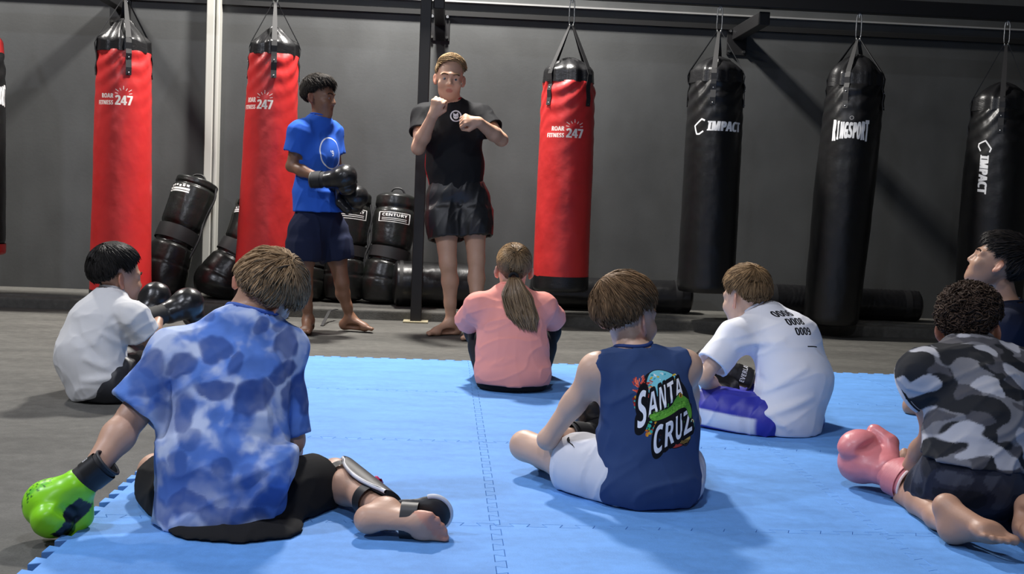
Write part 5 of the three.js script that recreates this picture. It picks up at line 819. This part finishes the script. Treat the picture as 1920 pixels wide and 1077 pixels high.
// ---------- standing boy in the blue shirt ----------
{
  const f = { s: 0.88, hk: 0.97, lw: 0.92, P: V(-0.7773, 0.6291, -7), M: V(-0.7863, 0.8399, -7), C: V(-0.7956, 1.059, -7), N: V(-0.7856, 1.279, -7), neckTop: V(-0.7841, 1.34, -7), hd: V(-0.7955, 1.406, -7), face: V(0.93, -0.04, 0.3), up: up_,
    shL: V(-0.7251, 1.215, -7.12), shR: V(-0.8894, 1.2, -6.9), elL: V(-0.6858, 0.9835, -7.12), wrL: V(-0.6655, 0.8763, -6.94), elR: V(-0.9375, 0.9856, -6.9), wrR: V(-0.7387, 0.9148, -6.78),
    hipL: V(-0.7026, 0.5977, -7.07), hipR: V(-0.8485, 0.5956, -6.93), knL: V(-0.6296, 0.2881, -7.05), anL: V(-0.5797, 0.0608, -7.12), knR: V(-0.8391, 0.2895, -6.92), anR: V(-0.8173, 0.06, -6.95), calfL: V(-0.8, 0, -0.4), calfR: V(-0.4, 0, -0.8) };
  const t = personGroup('boy in a blue shirt and black boxing gloves standing by the coach', V(f.P.x, FLOOR, f.P.z)), G = figure(f);
  addBody(t, [...G.torso, ...G.shoulder, ...G.neck, ...G.arm, ...G.leg, ...G.head, ...footPrims(f.anR, V(-0.02, 0, 1), V(0, 1, 0), 0.98, 1), ...footPrims(f.anL, V(0.96, 0, 0.28), V(0, 1, 0), 0.98, -1)], SK.brown, G.H, 0.0058);
  hairPart(t, G.H, { c1: [0.008, 0.007, 0.006], c2: [0.05, 0.042, 0.036], th: 0.016, topAdd: 0.012, frontAdd: 0.014, len: 0.05, lift: 0.15, mess: 0.75, n: 3200, lr: 0.0024, fringe: 0.35, sweep: [0, 0, 0.8], side: 0.8, seed: 21, rough: 0.5, line: [[0, 0.34], [40, 0.30], [62, 0.12], [75, -0.05], [85, -0.12], [100, -0.1], [118, -0.45], [140, -0.62], [180, -0.66]], label: 'black hair, curly on top with a fringe' }); addEyes(t, G.H);
  const art = canvasTex(1024, 1024, (g, w, h) => { g.fillStyle = '#2c60c8'; g.fillRect(0, 0, w, h); g.strokeStyle = g.fillStyle = '#e3e8f2'; g.lineWidth = 15; g.beginPath(); g.ellipse(512, 400, 178, 190, 0, 0, 7); g.stroke(); sx(g, "'9", 512, 400, 62, 'bold 90px sans-serif', 1.1); g.fillRect(505, 600, 7, 60); });
  shirt(t, f, G, { P: [0.158, 0.12], M: [0.15, 0.112], C: [0.136, 0.105], low: add(f.P, V(0, 0.09, 0)), off: 0.012, neckR: 0.064, cell: 0.0055, mat: clothMat({ map: art }), collar: clothMat({ color: new THREE.Color().setRGB(0.022, 0.10, 0.5) }), print: { side: 1, w: 0.5, h: 0.5, c: mix(f.P, f.N, 0.60) },
    sleeves: [{ a: f.shR, b: mix(f.shR, f.elR, 0.62), r0: 0.064, r1: 0.07 }, { a: f.shL, b: mix(f.shL, f.elL, 0.62), r0: 0.064, r1: 0.07 }], extra: [cc(mix(f.P, f.M, 0.1), f.M, 0.15, 0.14, 0.04)], hem: [plane(V(-0.8024, 0.7192, -7), V(0.02, -1, 0).normalize())],
    label: 'blue shirt with a white ring on the chest', disp: folds([[V(0.3, 1, 0.1).normalize(), 12, 0.25, 0.8]], 0.009, 23) });
  shorts(t, f, { P: [0.15, 0.115], rise: 0.7, legs: [[f.hipL, f.knL, 0.56, 0.105, 0.1], [f.hipR, f.knR, 0.56, 0.105, 0.1]], mat: clothMat({ color: new THREE.Color().setRGB(0.012, 0.017, 0.045) }), disp: folds([[V(0.1, 1, 0.1).normalize(), 12, 0.2, 1]], 0.009, 25) });
  glove(t, 'boxing_glove', f.wrR, V(0.95, 0.08, 0.25), V(-0.1, 0.85, 0.4), -1, 1.15, gloveBlack, { label: 'black boxing glove held in front', cuffL: 0.055, cuffR: 0.046 });
  glove(t, 'boxing_glove', f.wrL, V(0.8, -0.45, 0.3), V(0.4, 0.8, 0.35), 1, 1.15, gloveBlack, { label: 'black boxing glove held lower' });
}
// ---------- coach ----------
{
  const f = { s: 1.0, hk: 1.07, build: 1.1, aw: 1.12, lw: 0.98, nw: 1.12, P: V(0.0574, 0.889, -7.15), M: V(0.0419, 1.042, -7.16), C: V(0.0181, 1.239, -7.15), N: V(0.0017, 1.415, -7.13), neckTop: V(-0.0044, 1.492, -7.12), hd: V(-0.0104, 1.565, -7.1), face: V(0.04, -0.1, 1), up: V(0.05, 1, 0), hopt: { jaw: 0.056 },
    shL: V(0.1835, 1.355, -7.15), shR: V(-0.1581, 1.34, -7.15), elL: V(0.32, 1.205, -7.02), wrL: V(0.1706, 1.293, -6.84), elR: V(-0.1869, 1.131, -7), wrR: V(-0.1007, 1.322, -6.84),
    hipL: V(0.16, 0.8264, -7.15), hipR: V(-0.0202, 0.8192, -7.15), knL: V(0.1954, 0.4625, -7.08), anL: V(0.2105, 0.0588, -6.95), knR: V(0.0204, 0.4309, -7.05), anR: V(0.0538, 0.0576, -7.1), calfL: V(0, 0, -1), calfR: V(0.5, 0, -1) };
  const t = personGroup('coach in black shirt and shorts standing with both fists raised', V(f.P.x, FLOOR, f.P.z)), G = figure(f);
  addBody(t, [...G.torso, ...G.shoulder, ...G.neck, ...G.arm, ...G.leg, ...G.head, ...footPrims(f.anR, V(-0.86, 0, 0.5), V(0, 1, 0), 1.08, 1), ...footPrims(f.anL, V(-0.35, 0, 0.95), V(0, 1, 0), 1.08, -1),
    ...fistPrims(f.wrR, V(0.3, 0.85, 0.25), V(-0.35, -0.15, 0.9), 1.05, 1), ...fistPrims(f.wrL, V(-0.95, 0.1, 0.3), V(0.15, 0.55, 0.8), 1.05, -1)], SK.fair, G.H, 0.0058);
  hairPart(t, G.H, { c1: [0.14, 0.085, 0.042], c2: [0.46, 0.32, 0.17], th: 0.008, topAdd: 0.015, frontAdd: 0.006, len: 0.05, lift: 0.16, mess: 0.25, n: 3200, lr: 0.0026, sweep: [1.6, 0.3, -0.2], whorl: [-0.6, 0.7, -0.3], side: 0.25, seed: 31, line: [[0, 0.66], [30, 0.62], [50, 0.46], [66, 0.2], [76, -0.1], [83, 0.05], [92, 0.16], [104, 0.1], [118, -0.3], [140, -0.5], [180, -0.55]], label: 'short side-swept blond hair' }); addEyes(t, G.H, [0.05, 0.06, 0.07], [0.12, 0.075, 0.04]);
  const art = canvasTex(1024, 1024, (g, w, h) => { g.fillStyle = '#16171a'; g.fillRect(0, 0, w, h); g.save(); g.translate(560, 265); g.strokeStyle = g.fillStyle = '#e6e6ea'; g.lineWidth = 15; g.beginPath(); g.arc(0, 0, 58, 0, 7); g.stroke(); g.beginPath(); g.arc(0, 6, 30, 0, 7); g.fill(); g.beginPath(); g.moveTo(-32, -8); g.lineTo(-26, -40); g.lineTo(-4, -22); g.fill(); g.beginPath(); g.moveTo(32, -8); g.lineTo(26, -40); g.lineTo(4, -22); g.fill(); g.fillStyle = '#16171a'; g.fillRect(-16, 0, 10, 8); g.fillRect(6, 0, 10, 8); g.restore(); g.fillStyle = '#d8d8dc'; g.fillRect(268, 262, 26, 12); });
  const blackM = clothMat({ map: art, roughness: 0.8 });
  const common = { P: [0.168, 0.125], M: [0.172, 0.13], C: [0.178, 0.13], T: [0.1, 0.08], low: add(f.P, V(0, 0.01, 0)), off: 0.012, neckR: 0.066, neckDrop: -0.005, cell: 0.006, print: { side: 1, w: 0.56, h: 0.56, c: mix(f.P, f.N, 0.6) }, hem: [plane(V(0.045, 0.8548, -7.1), V(0.03, -1, 0).normalize())] };
  const m = shirt(t, f, G, { ...common, mat: blackM, collar: clothMat({ color: new THREE.Color().setRGB(0.35, 0.012, 0.02) }), sleeves: [{ a: f.shR, b: mix(f.shR, f.elR, 0.56), r0: 0.074, r1: 0.078 }, { a: f.shL, b: mix(f.shL, f.elL, 0.6), r0: 0.074, r1: 0.078 }], disp: folds([[V(0.2, 1, 0.1).normalize(), 11, 0.25, 0.8]], 0.008, 33), label: 'black shirt with a white round emblem on the chest' });
  { // red back panel of the shirt, shaped like the shirt but only behind
    const hr = nrm(sub(f.hipR, f.hipL)), g = 0.006, a = [ec(add(common.low, V(0, 0.0, -0.012)), add(f.M, V(0, 0, -0.012)), hr, [common.P[0] + g, common.P[1] + g], [common.M[0] + g, common.M[1] + g], 0.05), ec(add(f.M, V(0, 0, -0.012)), mix(f.M, f.C, 0.35).add(V(0, 0, -0.014)), hr, [common.M[0] + g, common.M[1] + g], [common.C[0], common.C[1]], 0.05), plane(V(0, 0, f.M.z - 0.022), V(0, 0, 1)), ...common.hem];
    part('back_panel', skin(a, 0.007, t.position, { disp: folds([[V(0.2, 1, 0.1).normalize(), 11, 0.25, 0.8]], 0.005, 35) }), clothMat({ color: new THREE.Color().setRGB(0.55, 0.012, 0.02) }), m, 'red back of the shirt');
  }
  shorts(t, f, { P: [0.165, 0.128], rise: 0.9, legs: [[f.hipL, f.knL, 0.62, 0.115, 0.112], [f.hipR, f.knR, 0.62, 0.115, 0.112]], mat: silkMat({ color: new THREE.Color().setRGB(0.016, 0.016, 0.017), roughness: 0.36 }), disp: folds([[V(0.05, 1, 0.1).normalize(), 13, 0.15, 1], [V(0.5, 0.8, 0).normalize(), 18, 0.3, 0.5]], 0.008, 37), label: 'black satin shorts' });
}
// ---------- boy in navy looking up ----------
{
  const f = { s: 0.8, hk: 0.94, P: V(2.415, 0.091, -4.6), M: V(2.43, 0.2091, -4.6), C: V(2.405, 0.3209, -4.6), N: V(2.361, 0.454, -4.6), neckTop: V(2.329, 0.5535, -4.6), hd: V(2.286, 0.6366, -4.6), face: V(-0.8, 0.4, -0.42), up: V(0.34, 0.92, 0.1),
    shL: V(2.287, 0.4037, -4.46), shR: V(2.458, 0.3962, -4.76), elL: V(2.238, 0.2233, -4.46), wrL: V(2.126, 0.1147, -4.5), elR: V(2.408, 0.1793, -4.8), wrR: V(2.243, 0.0883, -4.75),
    hipL: V(2.311, 0.0428, -4.5), hipR: V(2.436, 0.0214, -4.7), knL: V(1.981, 0.0328, -4.6), anL: V(2.242, -0.0388, -4.78), knR: V(2.314, 0.0053, -5), anR: V(2.014, 0.0385, -4.5) };
  const t = personGroup('boy in a navy shirt looking up, sitting behind the boy in camouflage', V(f.P.x, 0, f.P.z)), G = figure(f);
  addBody(t, [...G.torso, ...G.shoulder, ...G.neck, ...G.arm, ...G.leg, ...G.head, ...fistPrims(f.wrL, V(-1, 0, 0), V(0, 1, 0), 0.8, 1), ...fistPrims(f.wrR, V(-1, 0, 0), V(0, 1, 0), 0.8, -1), ...footPrims(f.anR, V(-0.7, -0.1, 0.7), V(0, 1, 0.2), 0.85, 1)], SK.olive, G.H, 0.0055);
  hairPart(t, G.H, { c1: [0.006, 0.0055, 0.005], c2: [0.035, 0.03, 0.028], th: 0.018, topAdd: 0.014, frontAdd: 0.006, backAdd: 0.012, len: 0.06, lift: 0.2, mess: 0.45, n: 2600, lr: 0.0026, fringe: 0.3, sweep: [0, 0, 0.8], side: 0.8, seed: 41, rough: 0.5, line: [[0, 0.44], [40, 0.40], [62, 0.2], [72, 0.0], [78, -0.12], [84, 0.05], [100, 0.08], [118, -0.4], [140, -0.62], [180, -0.66]], label: 'thick black hair' }); addEyes(t, G.H);
  shirt(t, f, G, { P: [0.15, 0.12], M: [0.145, 0.115], C: [0.14, 0.108], off: 0.012, neckR: 0.066, cell: 0.006, mat: clothMat({ color: new THREE.Color().setRGB(0.009, 0.013, 0.032) }), collar: clothMat({ color: new THREE.Color().setRGB(0.009, 0.013, 0.03) }), sleeves: [{ a: f.shL, b: mix(f.shL, f.elL, 0.7), r0: 0.06, r1: 0.064 }, { a: f.shR, b: mix(f.shR, f.elR, 0.7), r0: 0.06, r1: 0.064 }], hem: [plane(V(0, 0.02, 0), V(0, -1, 0))], disp: folds([[V(0.4, 1, 0.2).normalize(), 13, 0.25, 1]], 0.007, 43) });
  shorts(t, f, { P: [0.14, 0.11], dy: -0.01, legs: [[f.hipL, f.knL, 0.8, 0.085, 0.08], [f.hipR, f.knR, 0.8, 0.085, 0.08]], mat: clothMat({ color: new THREE.Color().setRGB(0.015, 0.02, 0.05) }), cut: [plane(V(0, 0.003, 0), V(0, -1, 0))] });
  part('ankle_wrap', sweep([-0.03, -0.01, 0.01, 0.03].map(e => add(mix(f.knR, f.anR, 0.86), nrm(sub(f.anR, f.knR)), e)), 4, 32, () => 0.036, t.position), std({ map: canvasTex(64, 64, (g, w, h) => { g.fillStyle = '#dfe3ee'; g.fillRect(0, 0, w, h); g.fillStyle = '#2e5fae'; for (let i = 0; i < 4; i++) g.fillRect(i * 16, 0, 7, h); }), roughness: 0.8 }), t, 'blue and white striped ankle wrap');
}
// ---------- kneeling boy in camouflage ----------
{
  const f = { s: 0.82, hk: 0.93, P: V(1.421, 0.1452, -2.9), M: V(1.451, 0.2601, -2.94), C: V(1.458, 0.3635, -3), N: V(1.468, 0.4501, -3.06), neckTop: V(1.484, 0.4738, -3.09), hd: V(1.49, 0.4947, -3.12), face: V(0.6, -0.14, -0.77), up: V(0.0, 1, -0.1),
    shL: V(1.3, 0.3969, -2.98), shR: V(1.617, 0.4009, -3.04), elL: V(1.357, 0.2193, -3.02), wrL: V(1.345, 0.0521, -3.17), elR: V(1.743, 0.1565, -3.3), wrR: V(1.497, 0.0823, -3.36),
    hipL: V(1.396, 0.1108, -2.92), hipR: V(1.527, 0.1044, -2.93), knL: V(1.351, 0.0182, -3.12), anL: V(1.29, 0.0399, -2.72), knR: V(1.859, 0.017, -3.28), anR: V(1.487, 0.0446, -2.72), calfL: V(0, 1, 0), calfR: V(0, 1, 0) };
  const t = personGroup('curly-haired boy in a grey camouflage top kneeling on the mats', V(f.P.x, 0, f.P.z)), G = figure(f);
  addBody(t, [...G.torso, ...G.shoulder, ...G.neck, ...G.arm, ...G.leg, ...G.head, ...footPrims(f.anL, V(0.36, -0.26, 0.9), V(-0.1, -0.93, -0.3), 0.98, -1), ...footPrims(f.anR, V(-0.3, -0.26, 0.9), V(0.1, -0.93, -0.3), 0.98, 1), ...fistPrims(f.wrR, V(-1, -0.1, 0.0), V(0, 0.6, 0.7), 0.85, -1)], SK.tan, G.H, 0.0056);
  hairPart(t, G.H, { c1: [0.014, 0.009, 0.007], c2: [0.085, 0.055, 0.038], th: 0.012, topAdd: 0.004, len: 0.04, n: 3400, lr: 0.0028, curl: 0.0095, seed: 51, rough: 0.7, line: [[0, 0.56], [35, 0.50], [58, 0.30], [70, 0.10], [77, 0.0], [83, 0.2], [92, 0.34], [104, 0.28], [116, -0.2], [140, -0.6], [180, -0.68]], label: 'dark brown curly hair' }); addEyes(t, G.H);
  const cam = [[0.022, 0.023, 0.026], [0.085, 0.083, 0.092], [0.19, 0.19, 0.205], [0.46, 0.46, 0.49]];
  const camo = (a, u, w) => { const x = a + 0.02 * noise(a * 18, u * 18, w * 9), y = u + 0.02 * noise(a * 18 + 5, u * 18, w * 9), n = (k, f1) => noise(x * f1 + k, y * f1 * 1.5 + k * 0.7, w * 5 + k); const e = 0.022, mixc = (p, q, v) => [0, 1, 2].map(i => lerp(p[i], q[i], v)); let c = mixc(cam[2], cam[0], sstep(0.1 - e, 0.1 + e, n(31.4, 12))); c = mixc(c, cam[1], sstep(0.02 - e, 0.02 + e, n(23.1, 13))); c = mixc(c, cam[0], sstep(0.16 - e, 0.16 + e, n(11.7, 13))); return mixc(c, cam[3], sstep(0.17 - e, 0.17 + e, n(3.3, 12))); };
  const armHole = (sh, dx) => [rc(add(sh, V(dx * 0.068, -0.02, 0.0)), add(sh, V(dx * 0.075, -0.085, 0)), 0.062, 0.06, 0.008, 's'), rc(add(sh, V(dx * 0.085, 0.1, 0)), add(sh, V(dx * 0.08, -0.01, 0)), 0.06, 0.062, 0.008, 's')];
  const holes = [{ a: V(1.355, 0.3928, -2.97), b: V(1.301, 0.348, -3.03) }, { a: V(1.556, 0.39, -3.03), b: V(1.633, 0.3552, -3.03) }];
  const mm = shirt(t, f, G, { P: [0.146, 0.12], M: [0.136, 0.112], C: [0.126, 0.104], low: add(f.P, V(0, -0.0, 0.005)), off: 0.014, neckR: 0.066, cell: 0.0044, color: (a, u, w) => camo(a, u, w), mat: clothMat({ color: 0xffffff, vertexColors: true }), collar: clothMat({ color: new THREE.Color().setRGB(0.3, 0.3, 0.32) }), sleeves: holes.map(h => ({ ...h, r0: 0.064, r1: 0.07, k: 0.03 })), hem: [plane(V(1.317, 0.1828, -2.76), V(-0.1, -0.98, 0.0).normalize())], disp: folds([[V(0.85, 0.45, 0).normalize(), 16, 0.2, 1], [V(-0.5, 0.8, 0).normalize(), 13, 0.3, 0.4]], 0.008, 53), label: 'grey, black and white camouflage top' }, 'camouflage_top');
  for (const { a: sh, b: e } of holes) { // striped sleeve trim
    const d = nrm(sub(e, sh)), c = e; for (const [q, m, w] of [[0.002, clothMat({ color: new THREE.Color().setRGB(0.68, 0.68, 0.72) }), 0.018], [-0.003, black(0.015), 0.006]]) part('sleeve_trim', sweep([-0.5, -0.17, 0.17, 0.5].map(z => add(c, d, q + z * w)), 4, 40, () => 0.0745 + (w < 0.01 ? 0.0025 : 0), t.position), m, mm, w < 0.01 ? 'dark stripe' : 'white band'); }
  shorts(t, f, { P: [0.135, 0.118], dy: -0.01, legs: [[f.hipL, f.knL, 0.62, 0.08, 0.074], [f.hipR, f.knR, 0.5, 0.085, 0.078]], mat: clothMat({ color: 0xffffff, vertexColors: true }), color: (x, y, z) => { const n = noise(x * 11, y * 15, z * 11); return n > 0.15 ? [0.05, 0.055, 0.075] : n < -0.1 ? [0.012, 0.014, 0.022] : [0.022, 0.025, 0.04]; }, disp: folds([[V(0.3, 1, 0.4).normalize(), 14, 0.3, 1]], 0.007, 55), cell: 0.0055 });
  const pink = std({ color: new THREE.Color().setRGB(0.72, 0.235, 0.25), roughness: 0.38, bumpMap: tex(vinylBump, 3, 3), bumpScale: 0.0006 });
  glove(t, 'boxing_glove', add(f.wrL, V(-0.02, 0.012, -0.01)), V(-0.42, 0.16, -0.8), V(0, -0.74, -0.66), -1, 1.05, { shell: pink, cuff: pink, lining: std({ color: new THREE.Color().setRGB(0.06, 0.05, 0.05), roughness: 0.8 }), rim: std({ color: new THREE.Color().setRGB(0.75, 0.6, 0.58), roughness: 0.6 }), strap: pink }, { label: 'pink boxing glove with an open cuff', cuffL: 0.06, cuffR: 0.056 });
}
shade(scene);
renderer.render(scene, camera);
